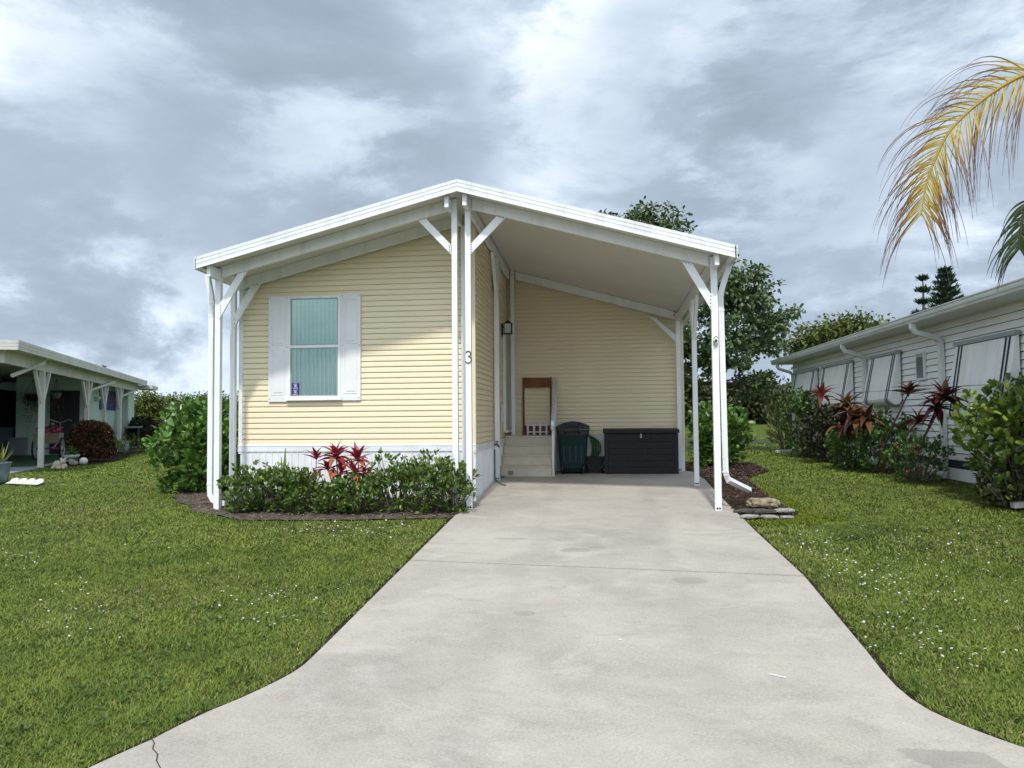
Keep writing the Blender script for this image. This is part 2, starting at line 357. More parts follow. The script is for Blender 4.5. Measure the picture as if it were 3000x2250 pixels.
# driveway panels
drv = bpy.data.objects.new('driveway', None); col.objects.link(drv); struct(drv)
XL, XR = -1.885, 1.70
FLL = [(-1.889, 5.3)]+[tuple(gnd(a, b)[:2]) for a, b in ((925, 1915), (893, 1945), (858, 1970), (815, 1993), (760, 2020), (700, 2047), (617, 2081), (530, 2122), (447, 2165), (350, 2208), (258, 2250))]
FLR = [tuple(gnd(a, b)[:2]) for a, b in ((3000, 2190), (2930, 2166), (2860, 2140), (2790, 2112), (2720, 2079), (2668, 2046), (2625, 2010), (2585, 1966), (2540, 1908))]+[(1.70, 5.6)]
near = [(-9.0, 0.8), (9.0, 0.8), (5.2, 1.9), (3.2, 2.9), *FLR, (1.765, 7.09),
        (-1.889, 7.47), *FLL, (-3.2, 2.5), (-5.4, 1.6)]
sheet('slab', near, CONC, 0.0, drv, 0.12)
sheet('slab', [(-1.889, 7.502), (1.765, 7.122), (1.725, 8.8), (1.70, 11.02), (0.4, 11.06), (-1.80, 11.12), (-1.80, 10.2), (-1.885, 9.9)], CONC, 0.0, drv, 0.12)
sheet('slab', [(-1.80, 11.138), (0.4, 11.078), (1.70, 11.038), (1.72, 15.0), (1.60, 15.12), (-1.80, 15.12)], CONC, 0.0, drv, 0.12)
# crack at the street end and chips of paint
cr = MB(); pc = [gnd(440, 2160), gnd(452, 2178), gnd(447, 2195), gnd(462, 2212), gnd(458, 2230), gnd(472, 2256), gnd(470, 2290)]
for a, b in zip(pc[:-1], pc[1:]):
    w = Vector((0.0022, 0.001, 0)); cr.add([a-w, a+w, b+w, b-w], [(0, 1, 2, 3)])
cr.v = [(x, y, z+0.004) for x, y, z in cr.v]; cr.build('crack', DSOIL, drv)
PAINT = mat('paint_splash', (0.72, 0.73, 0.72), 0.6)
def splash(px, py, L, W, ang, n=11):
    c = gnd(px, py); pts = []
    for k in range(n):
        t = 2*math.pi*k/n; r = 0.75+0.5*rnd.random(); x = math.cos(t)*L*r; y = math.sin(t)*W*r
        pts.append((c.x+x*math.cos(ang)-y*math.sin(ang), c.y+x*math.sin(ang)+y*math.cos(ang)))
    MB().add([(x, y, zg(y)+0.004) for x, y in pts], [tuple(range(n))]).build('paint_splash', PAINT, drv)
splash(1817, 1875, 0.016, 0.012, 0); splash(2285, 1983, 0.055, 0.008, -0.45); splash(2265, 1977, 0.03, 0.005, -0.3)
# strip of dug soil along the driveway edges, beds
def edge_strip(pts, w, name='soil_strip'):
    mb = MB(); n = len(pts); off = []
    for i in range(n):
        a = Vector(pts[max(i-1, 0)]); b = Vector(pts[min(i+1, n-1)]); d = (b-a).normalized(); nn = Vector((-d.y, d.x)); off.append(nn*(w*(0.75+0.5*rnd.random())))
    V = []
    for p, q in zip(pts, off):
        for s in (-0.3, 1.0):
            x, y = p[0]+q.x*s, p[1]+q.y*s; V.append((x, y, zg(y)-0.022))
    return struct(mb.add(V, [(2*i, 2*i+1, 2*i+3, 2*i+2) for i in range(n-1)]).build(name, DSOIL))
def dense(pts, step=0.25):
    out = []
    for a, b in zip(pts[:-1], pts[1:]):
        n = max(1, int(math.dist(a, b)/step))
        out += [(a[0]+(b[0]-a[0])*i/n, a[1]+(b[1]-a[1])*i/n) for i in range(n)]
    return out+[pts[-1]]
left_edge = [(-5.4, 1.6), (-3.2, 2.5)]+FLL[::-1]+[(-1.889, 7.47), (-1.885, 9.9)]
right_edge = [(9, 0.8), (5.2, 1.9), (3.2, 2.9)]+FLR+[(1.765, 7.09), (1.725, 8.8), (1.705, 9.9)]
edge_strip(dense(left_edge), 0.06); edge_strip(dense(right_edge[::-1]), 0.055)
def ragged(pts, amp=0.05, step=0.2):
    return [(x+rnd.uniform(-amp, amp), y+rnd.uniform(-amp, amp)) for x, y in dense(pts, step)]
bedL_poly = [(-1.9, 9.80), (-2.5, 9.68), (-3.3, 9.57), (-4.65, 9.52), (-5.55, 10.1), (-6.05, 10.65), (-6.7, 11.4), (-6.9, 12.8), (-5.5, 13.2), (-5.3, 11.12), (-1.85, 11.12), (-1.83, 10.2)]
bedL = struct(sheet('planting_bed', ragged(bedL_poly[:8], 0.03, 0.15)+bedL_poly[8:], SOIL, -0.012, sub=True))
bedR_poly = [(1.705, 9.75), (2.35, 9.86), (2.47, 10.35), (2.40, 11.5), (2.42, 13.4), (3.2, 15.4), (3.4, 18.0), (1.70, 18.2), (1.72, 15.0), (1.70, 11.0)]
bedR = struct(sheet('mulch_bed', ragged(bedR_poly[:7], 0.05, 0.15)+bedR_poly[7:], MULCH, -0.012, sub=True))

# ------------------------------------------------------------------ the cream mobile home with its carport
HOME = thing('mobile_home', 'cream sided mobile home with white gabled carport roof and shuttered window', 'house', (-1.85, 11.1, -0.2))
X0 = -1.853
def zfb(X): return 4.07-(0.2533*(X0-X) if X < X0 else 0.2808*(X-X0))       # lower edge of the fascia
def zu(X, Y): return zfb(X)+0.03-0.022*(Y-10.2)                            # underside of the roof
YF, YB, EL, ER = 9.93, 20.0, -5.50, 1.72
WY, SX, BY = 11.10, -1.82, 15.12                                            # front wall, side wall, back wall planes
HL = -5.41
# roof: two panels, ribbed fascias
for xa, xb in ((EL, X0), (X0, ER)):
    m = MB(); q = []
    for Y in (YF+0.012, YB):
        for X in (xa, xb): q += [(X, Y, zu(X, Y)), (X, Y, zu(X, Y)+0.115)]
    m.add(q, [(0, 2, 6, 4), (1, 5, 7, 3), (0, 1, 3, 2), (4, 6, 7, 5), (0, 4, 5, 1), (2, 3, 7, 6)])
    m.build('roof_panel', CEIL, HOME)
def fascia(pa, pb, outn, name='fascia'):
    """ribbed strip from pa to pb (lower edge), three ribs, facing outn"""
    m = MB(); o = Vector(outn); a = Vector(pa); b = Vector(pb); up = Vector((0, 0, 1))
    prof = [(0.0, -0.012), (0.016, -0.012), (0.016, 0.004), (0.008, 0.008), (0.012, 0.046), (0.004, 0.050), (0.004, 0.055), (0.012, 0.059), (0.014, 0.096), (0.006, 0.100), (0.006, 0.105), (0.014, 0.109), (0.018, 0.150), (-0.06, 0.154), (-0.06, 0.148), (0.0, 0.145)]
    n = len(prof); A = [a+o*d+up*h for d, h in prof]; B = [b+o*d+up*h for d, h in prof]
    m.add(A+B, [(i, (i+1) % n, n+(i+1) % n, n+i) for i in range(n)]+[tuple(range(n)), tuple(range(2*n-1, n-1, -1))])
    return m.build(name, WHITE, HOME)
fascia((EL+0.0, YF, zfb(EL)), (X0-0.001, YF, zfb(X0)), (0, -1, 0)); fascia((X0+0.001, YF, zfb(X0)), (ER, YF, zfb(ER)), (0, -1, 0))
fascia((EL-0.02, YF-0.0, zfb(EL)-0.0), (EL-0.02, YB, zfb(EL)-0.22), (-1, 0, 0), 'gutter'); fascia((ER+0.02, YF, zfb(ER)), (ER+0.02, YB, zfb(ER)-0.22), (1, 0, 0), 'gutter')
# soffit lip between gutter and beam
for xa, xb in ((EL-0.01, EL+0.06), (ER-0.06, ER+0.01)):
    MB().add([(xa, YF+0.03, zfb(xa)-0.002), (xb, YF+0.03, zfb(xb)-0.002), (xb, YB, zfb(xb)-0.222), (xa, YB, zfb(xa)-0.222)], [(0, 1, 2, 3)]).build('soffit', WHITE, HOME)
# rafters
def rafter(xa, xb, y, dep=0.155, ext=0.05, drop=0.004):
    MB().prism([(xa, y, zu(xa, y)-dep-drop), (xb, y, zu(xb, y)-dep-drop), (xb, y, zu(xb, y)-drop), (xa, y, zu(xa, y)-drop)], (0, ext, 0)).build('rafter', WHITE, HOME)
rafter(-5.31, -2.0, 10.25); rafter(-1.73, 1.455, 10.25); rafter(-5.45, -1.995, 10.99, 0.16); rafter(-1.65, 1.44, 14.96, 0.15)
# beams that run back along the house
def beam(x, y0, y1, drop, w=0.055, h=0.15):
    MB().prism([(x-w/2, y0, zu(x, y0)-h-drop), (x+w/2, y0, zu(x, y0)-h-drop), (x+w/2, y0, zu(x, y0)-drop), (x-w/2, y0, zu(x, y0)-drop)], (0, y1-y0, -0.022*(y1-y0))).build('beam', WHITE, HOME)
beam(-5.352, 9.99, 10.248, 0.03); beam(-5.352, 10.33, 20, 0.03); beam(-2.01, 9.99, 10.248, 0.045); beam(-2.005, 10.32, 10.98, 0.045)
beam(-1.765, 9.99, 10.248, 0.045); beam(-1.77, 10.33, 14.9, 0.04, 0.05); beam(1.505, 9.99, 10.248, 0.03); beam(1.50, 10.33, 20, 0.03)
# posts
def post(x0, x1, y, zb, yd=0.076, top=0.006, bolts=True, ztop=None):
    zt = (min(zu(x0, y), zu(x1, y), zu(x0, y+yd))-top) if ztop is None else ztop
    p = MB().box(x0, x1, y, y+yd, zb, zt).build('post', WHITE, HOME, bevel=0.004)
    if bolts:
        for k in (-0.016, 0.016):
            MB().lathe([(0.0, -0.012), (0.011, -0.012), (0.013, -0.004), (0.013, 0.0)], ((x0+x1)/2+k, y-0.0005, zb+0.035), 10, 'Y').build('bolt', RUST, p)
    return p
post(-5.39, -5.312, 10.25, -0.25, bolts=False); post(-1.994, -1.917, 10.25, -0.25, bolts=False)
P3 = post(-1.808, -1.731, 10.25, zg(10.25)); post(1.458, 1.543, 10.25, zg(10.25))
post(-5.535, -5.459, 10.985, -0.2, bolts=False); post(-2.0, -1.922, 10.985, -0.2, bolts=False, ztop=zu(-2.0, 11)-0.17)
post(-1.795, -1.715, 13.0, zg(13.0), ztop=zu(-1.76, 13)-0.2); post(1.46, 1.535, 12.46, zg(12.46), ztop=zu(1.5, 12.46)-0.19)
post(-1.735, -1.66, 14.945, 0.0, bolts=False, ztop=zu(-1.735, 14.96)-0.01); post(1.452, 1.53, 14.945, 0.0, ztop=zu(1.53, 14.96)-0.01)
# front knee braces with their rows of screws
def brace(pts, y=10.235, ydep=0.03, dots=()):
    b = MB().prism([(x, y, z) for x, z in pts], (0, ydep, 0)).build('brace', WHITE, HOME, bevel=0.003)
    m = MB()
    for x, z in dots: m.lathe([(0, -0.004), (0.007, -0.004), (0.008, 0.0005)], (x, y-0.0005, z), 6, 'Y')
    if dots: stuff(m.build('screws', SCREW, b))
def lerp(a, b, n): return [(a[0]+(b[0]-a[0])*i/(n-1), a[1]+(b[1]-a[1])*i/(n-1)) for i in range(n)]
brace([(-5.318, 2.476), (-4.905, 3.164), (-5.04, 3.13), (-5.318, 2.687)], dots=lerp((-5.296, 2.53), (-5.296, 2.67), 5)+lerp((-5.02, 3.12), (-4.935, 3.143), 4))
brace([(-2.0, 3.285), (-2.0, 3.42), (-2.357, 3.805), (-2.471, 3.783)], dots=lerp((-2.015, 3.32), (-2.015, 3.41), 4)+lerp((-2.44, 3.775), (-2.37, 3.79), 4))
brace([(-1.726, 3.28), (-1.246, 3.762), (-1.362, 3.795), (-1.726, 3.42)], dots=lerp((-1.713, 3.31), (-1.713, 3.41), 4)+lerp((-1.345, 3.782), (-1.275, 3.762), 4))
brace([(1.46, 2.427), (1.46, 2.634), (1.224, 3.058), (1.081, 3.099)], dots=lerp((1.447, 2.48), (1.45, 2.62), 4)+lerp((1.108, 3.08), (1.205, 3.05), 4))
brace([(-5.47, 2.43), (-5.47, 2.62), (-5.20, 3.075), (-5.04, 3.115)], y=10.965, dots=lerp((-5.455, 2.50), (-5.455, 2.57), 2)+lerp((-5.14, 3.078), (-5.10, 3.088), 2))
brace([(1.46, 2.46), (1.46, 2.60), (1.06, 2.96), (0.93, 2.99)], y=14.93, dots=lerp((1.445, 2.52), (1.445, 2.57), 2)+lerp((0.99, 2.968), (1.04, 2.955), 2))
for x, y, s in ((-1.755, 13.04, -1), (-1.755, 13.04, 1), (1.498, 12.50, -1), (1.498, 12.50, 1)):        # braces along the beams
    zt = zu(x, y)-0.195
    MB().rect_tube([(x, y+0.02*s, zt-0.62), (x, y+s*0.46, zt+0.02)], 0.05, 0.09, (1, 0, 0)).build('brace', WHITE, HOME)
# front rafter end screws
def dots(pts, y, parent=HOME, r=0.007):
    m = MB()
    for x, z in pts: m.lathe([(0, -0.004), (r, -0.004), (r*1.15, 0.0005)], (x, y-0.0005, z), 6, 'Y')
    stuff(m.build('screws', SCREW, parent))
dots(lerp((-5.292, 3.08), (-5.292, 3.20), 5)+lerp((-1.712, 3.92), (-1.712, 4.03), 5)+lerp((1.44, 3.03), (1.44, 3.15), 6), 10.25)
dots(lerp((-1.635, 3.80), (-1.635, 3.86), 2)+lerp((1.425, 3.0), (1.425, 3.06), 2), 14.96, r=0.012)
# the house number on the post
num = []
for cz, r, a0, a1 in ((1.922, 0.036, 150, -90), (1.842, 0.044, 90, -150)):
    for k in range(15):
        t = math.radians(a0+(a1-a0)*k/14); num.append((-1.771+r*math.cos(t), 10.243, cz+r*math.sin(t)))
MB().tube(num, 0.0068, 6).build('house_number', SCREW, P3, smooth=True)

# siding: every lap is one board
CRS = 0.0822
def siding_run(length, axis, origin, z0, ztop, face, m=SIDING, crs=CRS, parent=HOME, name='siding_board', cut=None, skip=0, prof=(0.007, 0.016)):
    """boards of a wall; face = outward normal; cut(u)->z of the slope above"""
    cache = {}; i = 0; ax = Vector(axis); fn = Vector(face); o = Vector(origin); z = z0; made = []
    while z < ztop-0.01:
        h = min(crs, ztop-z)
        u0, u1 = 0.0, length
        if cut:                                   # shorten to what lies under the roof slope
            us = [u for u in np.linspace(0, length, 200) if cut(u) > z+0.01]
            if not us: break
            u0, u1 = us[0], us[-1]
        key = (round(u0, 3), round(u1, 3), round(h, 3))
        if key not in cache:
            g_ = h*0.07; pr = [(0.0, g_), (prof[1], g_), (prof[1]+0.001, g_+0.006), (prof[0]+0.004, h*0.70), (0.003, h*0.985), (0.0, h*0.985)]
            A = [ax*u0+fn*d+Vector((0, 0, zz)) for d, zz in pr]; B = [ax*u1+fn*d+Vector((0, 0, zz)) for d, zz in pr]; n = len(pr)
            mb = MB().add(A+B, [(k, (k+1) % n, n+(k+1) % n, n+k) for k in range(n)]+[tuple(range(n)), tuple(range(2*n-1, n-1, -1))])
            ob = mb.build(name, m, parent); cache[key] = ob.data
        else:
            ob = link(name, cache[key], parent)
        ob.location = o+Vector((0, 0, z+rnd.uniform(-0.0012, 0.0012))); made.append(ob)
        z += crs; i += 1
    return made
BT, BB = 0.672, 0.575                                                        # white band above the skirting
# wall cores
MB().prism([(HL+0.01, WY+0.01, -0.1), (SX-0.012, WY+0.01, -0.1), (SX-0.012, WY+0.01, zu(SX, WY)-0.01), (HL+0.01, WY+0.01, zu(HL, WY)-0.01)], (0, 0.1, 0)).build('wall', CREAM, HOME)
MB().box(SX-0.10, SX-0.012, WY+0.112, 16.2, -0.1, zu(SX, 15)-0.07).build('wall', CREAM, HOME)
MB().prism([(SX, BY+0.01, -0.1), (1.56, BY+0.01, -0.1), (1.56, BY+0.01, zu(1.56, BY)-0.02), (SX, BY+0.01, zu(SX, BY)-0.06)], (0, 0.1, 0)).build('wall', CREAM, HOME)
MB().box(1.55, 1.60, BY+0.13, 18.4, -0.1, zu(1.6, 18.5)-0.05).build('wall', SIDING, HOME)
MB().box(HL+0.01, HL+0.11, WY+0.112, 19.9, -0.1, zu(HL, 19.9)-0.03).build('wall', SIDING, HOME)
FB = siding_run(SX-0.05-HL, (1, 0, 0), (HL, WY+0.006, 0), BT, zu(SX, WY), (0, -1, 0), cut=lambda u: zu(HL+u, WY)-0.02)
siding_run(1.63, (0, 1, 0), (SX-0.008, WY+0.05, 0), BT, zu(SX, 12)-0.09, (1, 0, 0))
siding_run(BY-12.765, (0, 1, 0), (SX-0.016, 12.765, 0), BT, zu(SX, 14)-0.11, (1, 0, 0))
siding_run(1.53-SX, (1, 0, 0), (SX, BY+0.006, 0), 0.70, zu(SX, BY), (0, -1, 0), crs=0.0805, cut=lambda u: zu(SX+u, BY)-0.05)
# corner trims
MB().box(SX-0.055, SX+0.012, WY-0.018, WY+0.05, BB-0.03, zu(SX, WY)-0.02).build('corner_trim', CREAM, HOME, bevel=0.004)
MB().box(HL-0.03, HL+0.03, WY-0.014, WY+0.05, BB-0.03, zu(HL, WY)-0.02).build('corner_trim', WHITE, HOME)
MB().box(1.53, 1.605, BY-0.014, BY+0.12, 0.45, zu(1.6, BY)-0.02).build('corner_trim', CREAM, HOME)
MB().box(1.53, 1.598, BY-0.012, BY+0.12, 0.0, 0.445).build('corner_trim', WHITE, HOME)
# bands and ribbed skirting
MB().prism([(HL-0.035, WY-0.022, BB), (HL-0.035, WY-0.022, BT-0.018), (HL-0.035, WY-0.028, BT-0.014), (HL-0.035, WY-0.014, BT+0.012), (HL-0.035, WY+0.008, BT+0.012), (HL-0.035, WY+0.008, BB)], (SX+0.045-HL, 0, 0)).build('skirt_band', SKIRT, HOME)
MB().box(SX-0.01, SX+0.018, WY+0.052, BY, BB-0.01, BT-0.004).build('skirt_band', SKIRT, HOME)
MB().box(SX, 1.53, BY-0.018, BY+0.008, 0.60, 0.695).build('skirt_band', SKIRT, HOME)
def skirting(length, origin, axis, face, z0, z1, step=0.102):
    ax = Vector(axis); fn = Vector(face); o = Vector(origin); m = MB(); u = 0; pts = []
    while u < length:
        pts += [(u, 0.0), (min(u+step*0.80, length), 0.0), (min(u+step*0.86, length), 0.012), (min(u+step*0.94, length), 0.012)]; u += step
    pts.append((length, 0.0))
    V = [o+ax*u+fn*d+Vector((0, 0, z)) for u, d in pts for z in (z0, z1)]
    m.add(V, [(2*i, 2*i+2, 2*i+3, 2*i+1) for i in range(len(pts)-1) if pts[i+1][0]-pts[i][0] > 1e-5 or True]); m.build('skirting', SKIRT, HOME)
skirting(SX+0.01-HL, (HL, WY-0.005, 0), (1, 0, 0), (0, -1, 0), -0.22, BB+0.01); skirting(BY-WY, (SX+0.0, WY, 0), (0, 1, 0), (1, 0, 0), -0.2, BB)
skirting(1.53-SX, (SX, BY-0.004, 0), (1, 0, 0), (0, -1, 0), -0.05, 0.61)

# window with blinds, shutters
def pane_mat():
    m = bpy.data.materials.new('tinted_pane'); m.use_nodes = True; nt = m.node_tree; N = nt.nodes; N.clear()
    o = N.new('ShaderNodeOutputMaterial'); t = N.new('ShaderNodeBsdfTransparent'); t.inputs[0].default_value = (0.78, 0.93, 0.905, 1)
    g = N.new('ShaderNodeBsdfGlossy'); g.inputs['Roughness'].default_value = 0.03; g.inputs[0].default_value = (0.9, 0.95, 0.95, 1)
    f = N.new('ShaderNodeFresnel'); f.inputs[0].default_value = 1.8; x = N.new('ShaderNodeMixShader')
    nt.links.new(f.outputs[0], x.inputs[0]); nt.links.new(t.outputs[0], x.inputs[1]); nt.links.new(g.outputs[0], x.inputs[2]); nt.links.new(x.outputs[0], o.inputs[0]); return m
PANE = pane_mat()
BLIND = mat('blind_fabric', (0.80, 0.82, 0.78), 0.7, 0.1, vary=(0.74, 0.76, 0.73), vscale=4, stretch=(1, 1, 0.3))
wl, wr, wb, wt = -4.645, -3.845, 1.365, 2.905
win = thing  # (name kept short below)
WIN = MB().box(wl-0.01, wl+0.03, WY-0.05, WY-0.008, wb, wt).box(wr-0.03, wr+0.01, WY-0.05, WY-0.008, wb, wt).box(wl+0.03, wr-0.03, WY-0.05, WY-0.008, wt-0.035, wt).box(wl+0.03, wr-0.03, WY-0.055, WY-0.008, wb, wb+0.035).build('window', WHITE, HOME)
zm = 2.145
MB().box(wl+0.03, wr-0.03, WY-0.045, WY-0.015, zm-0.02, zm+0.02).build('meeting_rail', WHITE, WIN, bevel=0.003)
MB().box(wl-0.03, wr+0.03, WY-0.075, WY-0.02, wb-0.03, wb-0.001).build('sill', WHITE, WIN, bevel=0.004)
for za, zb, yy in ((zm+0.02, wt-0.035, WY-0.036), (wb+0.035, zm-0.02, WY-0.028)):
    f = MB(); t = 0.014
    f.box(wl+0.031, wl+0.031+t, yy-0.008, yy+0.006, za, zb).box(wr-0.031-t, wr-0.031, yy-0.008, yy+0.006, za, zb).box(wl+0.031+t, wr-0.031-t, yy-0.008, yy+0.006, zb-t, zb-0.001).box(wl+0.031+t, wr-0.031-t, yy-0.008, yy+0.006, za+0.001, za+t)
    f.build('sash', mat('grey_sash', (0.34, 0.38, 0.38), 0.5), WIN)
    MB().box(wl+0.04, wr-0.04, yy-0.002, yy+0.002, za+0.01, zb-0.01).build('pane', PANE, WIN)
MB().box(wl+0.06, wr-0.045, WY-0.026, WY-0.012, wt-0.075, wt-0.05).build('blind_headrail', BLIND, WIN)
ns = 11; sw = (wr-wl-0.10)/ns
sl = None
for k in range(ns):
    if sl is None:
        m = MB(); pr = []
        for i in range(7):
            u = -0.54+1.08*i/6; pr.append((u*sw, 0.005*math.cos(u*2.6)-0.022*u))
        V = [(x, y, z) for x, y in pr for z in (0, 1.46)]
        sl = m.add(V, [(2*i, 2*i+2, 2*i+3, 2*i+1) for i in range(6)]).build('blind_slat', BLIND, WIN, smooth=True); o = sl
    else: o = link('blind_slat', sl.data, WIN)
    o.location = (wl+0.05+sw*(k+0.5)+rnd.uniform(-0.003, 0.003), WY-0.021, wb+0.035)
STK = MB().box(wl+0.046, wl+0.165, WY-0.034, WY-0.0315, wb+0.055, wb+0.235).build('sticker', mat('blue_sticker', (0.025, 0.03, 0.22), 0.4), WIN)
GOLD = mat('sticker_gold', (0.45, 0.30, 0.15), 0.5); SWH = mat('sticker_white', (0.7, 0.7, 0.75), 0.5)
for zc in (wb+0.10, wb+0.19):
    MB().box(wl+0.085, wl+0.128, WY-0.0355, WY-0.034, zc-0.016, zc+0.016).build('emblem', GOLD, STK)
    m = MB()
    for k in range(5): m.box(wl+0.068+k*0.016, wl+0.08+k*0.016, WY-0.0355, WY-0.034, zc-0.036, zc-0.026)
    for k in range(4): m.box(wl+0.076+k*0.016, wl+0.087+k*0.016, WY-0.0355, WY-0.034, zc+0.024, zc+0.033)
    for k in range(3): m.box(wl+0.092, wl+0.122, WY-0.0365, WY-0.0356, zc-0.010+k*0.008, zc-0.007+k*0.008)
    m.build('sticker_print', SWH, STK)
def shutter(x0, x1, z0, z1):
    y = WY-0.008
    S = MB().box(x0, x1, y-0.028, y-0.010, z0, z1).build('shutter', mat('shutter_white', (0.79, 0.79, 0.80), 0.5, 0.3, vary=(0.73, 0.73, 0.74), vscale=3), HOME, bevel=0.003)
    zmid = z0+(z1-z0)*0.515; yy = y-0.028; dk = MATS['shutter_white']
    for za, zb in ((z0+0.10, zmid-0.025), (zmid+0.025, z1-0.075)):
        a, b = x0+0.05, x1-0.05; m = MB()
        rings = [(0.0, 0.0005), (0.0, 0.005), (0.010, 0.005), (0.016, -0.0), (0.045, 0.010), (0.05, 0.010)]; V = []
        rings = [(0.0, 0.0003), (0.006, 0.006), (0.012, 0.006), (0.020, 0.0006), (0.048, 0.009)]
        for ins, d in rings: V += [(a+ins, yy-d, za+ins), (b-ins, yy-d, za+ins), (b-ins, yy-d, zb-ins), (a+ins, yy-d, zb-ins)]
        F = [(4*i+k, 4*i+(k+1) % 4, 4*i+4+(k+1) % 4, 4*i+4+k) for i in range(len(rings)-1) for k in range(4)]; j = 4*(len(rings)-1); F.append((j, j+1, j+2, j+3))
        m.add(V, F).build('shutter_panel', dk, S)
    m = MB()
    for x in (x0+0.025, x1-0.025):
        for z in (z0+0.04, zmid, z1-0.03): m.lathe([(0, -0.003), (0.006, -0.003), (0.007, 0.001)], (x, yy-0.001, z), 6, 'Y')
    stuff(m.build('screws', SCREW, S))
shutter(-4.965, -4.652, 1.32, 2.915); shutter(-3.838, -3.533, 1.33, 2.925)

# side wall: door, outlet, tap, drain pipe
DG = mat('door_grey', (0.60, 0.62, 0.65), 0.5)
D = MB().box(SX-0.01, SX+0.015, 14.40, BY, 0.82, 2.72).build('door', DG, HOME)
MB().box(SX+0.0, SX+0.05, 14.36, 14.40, 0.80, 2.76).build('door_frame', WHITE, D, bevel=0.004); MB().box(SX-0.005, SX+0.05, 14.401, BY, 2.722, 2.76).build('door_frame', WHITE, D)
MB().box(SX-0.005, SX+0.09, 14.40, BY, 0.775, 0.815).build('door_sill', CREAM, D)
MB().box(SX+0.012, SX+0.03, 13.98, 14.10, 0.98, 1.30).build('outlet_box', WHITE, HOME, bevel=0.004)
T = MB().tube([(SX+0.01, 12.98, 0.60), (SX+0.06, 12.98, 0.60), (SX+0.09, 12.98, 0.585), (SX+0.10, 12.98, 0.55)], [0.012, 0.014, 0.014, 0.012], 8).build('tap', mat('old_brass', (0.08, 0.05, 0.05), 0.5, metal=0.4), HOME, smooth=True)
MB().tube([(SX+0.065, 12.98, 0.61), (SX+0.065, 12.98, 0.655)], 0.006, 6).lathe([(0.004, 0), (0.032, 0.002), (0.032, 0.01), (0.004, 0.012)], (SX+0.065, 12.98, 0.65), 8).build('tap_wheel', MATS['old_brass'], T)
PIPE = mat('green_pipe', (0.11, 0.20, 0.17), 0.5)
MB().tube([(SX+0.03, 12.92, 0.52), (SX+0.03, 12.92, 0.06), (SX+0.05, 12.90, zg(12.9)+0.02), (SX+0.10, 12.80, zg(12.8)+0.016), tuple(gnd(1470, 1418, 0.016)), tuple(gnd(1481, 1421, 0.016))], 0.014, 8).build('drain_pipe', PIPE, HOME, smooth=True)
MB().tube([(-1.80, 13.55, 0.10), (-1.79, 13.50, 0.03), (-1.70, 13.45, 0.018), (-1.78, 13.2, 0.018)], 0.014, 8).build('drain_pipe', PIPE, HOME, smooth=True)
# downspouts
def spout(pts, w=0.072, h=0.055, side=(1, 0, 0), bands=()):
    s = MB().rect_tube(pts, w, h, side).build('downspout', WHITE, HOME, bevel=0.0)
    for p in bands: MB().box(p[0]-w/2-0.004, p[0]+w/2+0.004, p[1]-h/2-0.004, p[1]+h/2+0.004, p[2]-0.022, p[2]).build('strap', WHITE, s)
spout([(-5.565, 10.38, zfb(EL)-0.01), (-5.56, 10.38, 3.05), (-5.515, 10.38, 2.84), (-5.505, 10.38, 2.75), (-5.505, 10.38, 0.10), (-5.50, 10.38, 0.0), (-5.46, 10.38, -0.07), (-5.39, 10.38, -0.105), (-5.28, 10.38, -0.115)], bands=((-5.505, 10.38, 2.74), (-5.505, 10.38, 2.55), (-5.505, 10.38, 0.16)))
eR = gnd(2192, 1443, 0.05)
spout([(1.71, 10.38, zfb(ER)+0.0), (1.70, 10.38, 3.0), (1.60, 10.38, 2.68), (1.598, 10.38, 2.60), (1.614, 10.38, 0.36), (1.624, 10.385, 0.28), (1.655, 10.40, 0.21), tuple(aY(2195, 1436, 10.70))], bands=((1.599, 10.38, 2.66), (1.60, 10.38, 2.46), (1.61, 10.38, 0.33)))

# lantern, camera
BLACK = mat('black_metal', (0.012, 0.012, 0.013), 0.45, 0.4)
lx, ly, lz = SX+0.12, 14.22, 2.72
LN = thing('wall_lantern', 'black wall lantern with frosted panes above the side door', 'lantern', (SX, ly, lz))
MB().box(SX+0.005, SX+0.02, ly-0.06, ly+0.06, lz-0.14, lz+0.10).build('back_plate', BLACK, LN, bevel=0.004)
f = MB()
for a in (-1, 1):
    for b in (-1, 1): f.box(lx+a*0.065-0.007, lx+a*0.065+0.007, ly+b*0.065-0.007, ly+b*0.065+0.007, lz-0.09, lz+0.09)
f.box(lx-0.08, lx+0.08, ly-0.08, ly+0.08, lz-0.105, lz-0.09).box(lx-0.08, lx+0.08, ly-0.08, ly+0.08, lz+0.09, lz+0.10); f.lathe([(0.075, 0.10), (0.06, 0.115), (0.03, 0.14), (0.012, 0.155), (0.0, 0.16)], (lx, ly, lz), 12).box(SX+0.02, lx-0.06, ly-0.01, ly+0.01, lz+0.02, lz+0.04)
f.build('frame', BLACK, LN); MB().box(lx-0.060, lx+0.060, ly-0.060, ly+0.060, lz-0.088, lz+0.088).build('glass', mat('frosted_glass', (0.55, 0.58, 0.58), 0.3), LN)
cz = 2.03
CM = thing('security_camera', 'small security camera strapped to the right front carport post', 'camera', (1.50, 10.24, cz))
MB().lathe([(0.0, -0.03), (0.024, -0.028), (0.028, 0.0), (0.02, 0.01)], (1.50, 10.225, cz), 12, 'Y').build('body', mat('camera_grey', (0.45, 0.45, 0.45), 0.4), CM, smooth=True)
MB().lathe([(0.0, -0.004), (0.015, -0.004), (0.015, 0.0)], (1.50, 10.193, cz), 10, 'Y').build('lens', BLACK, CM)
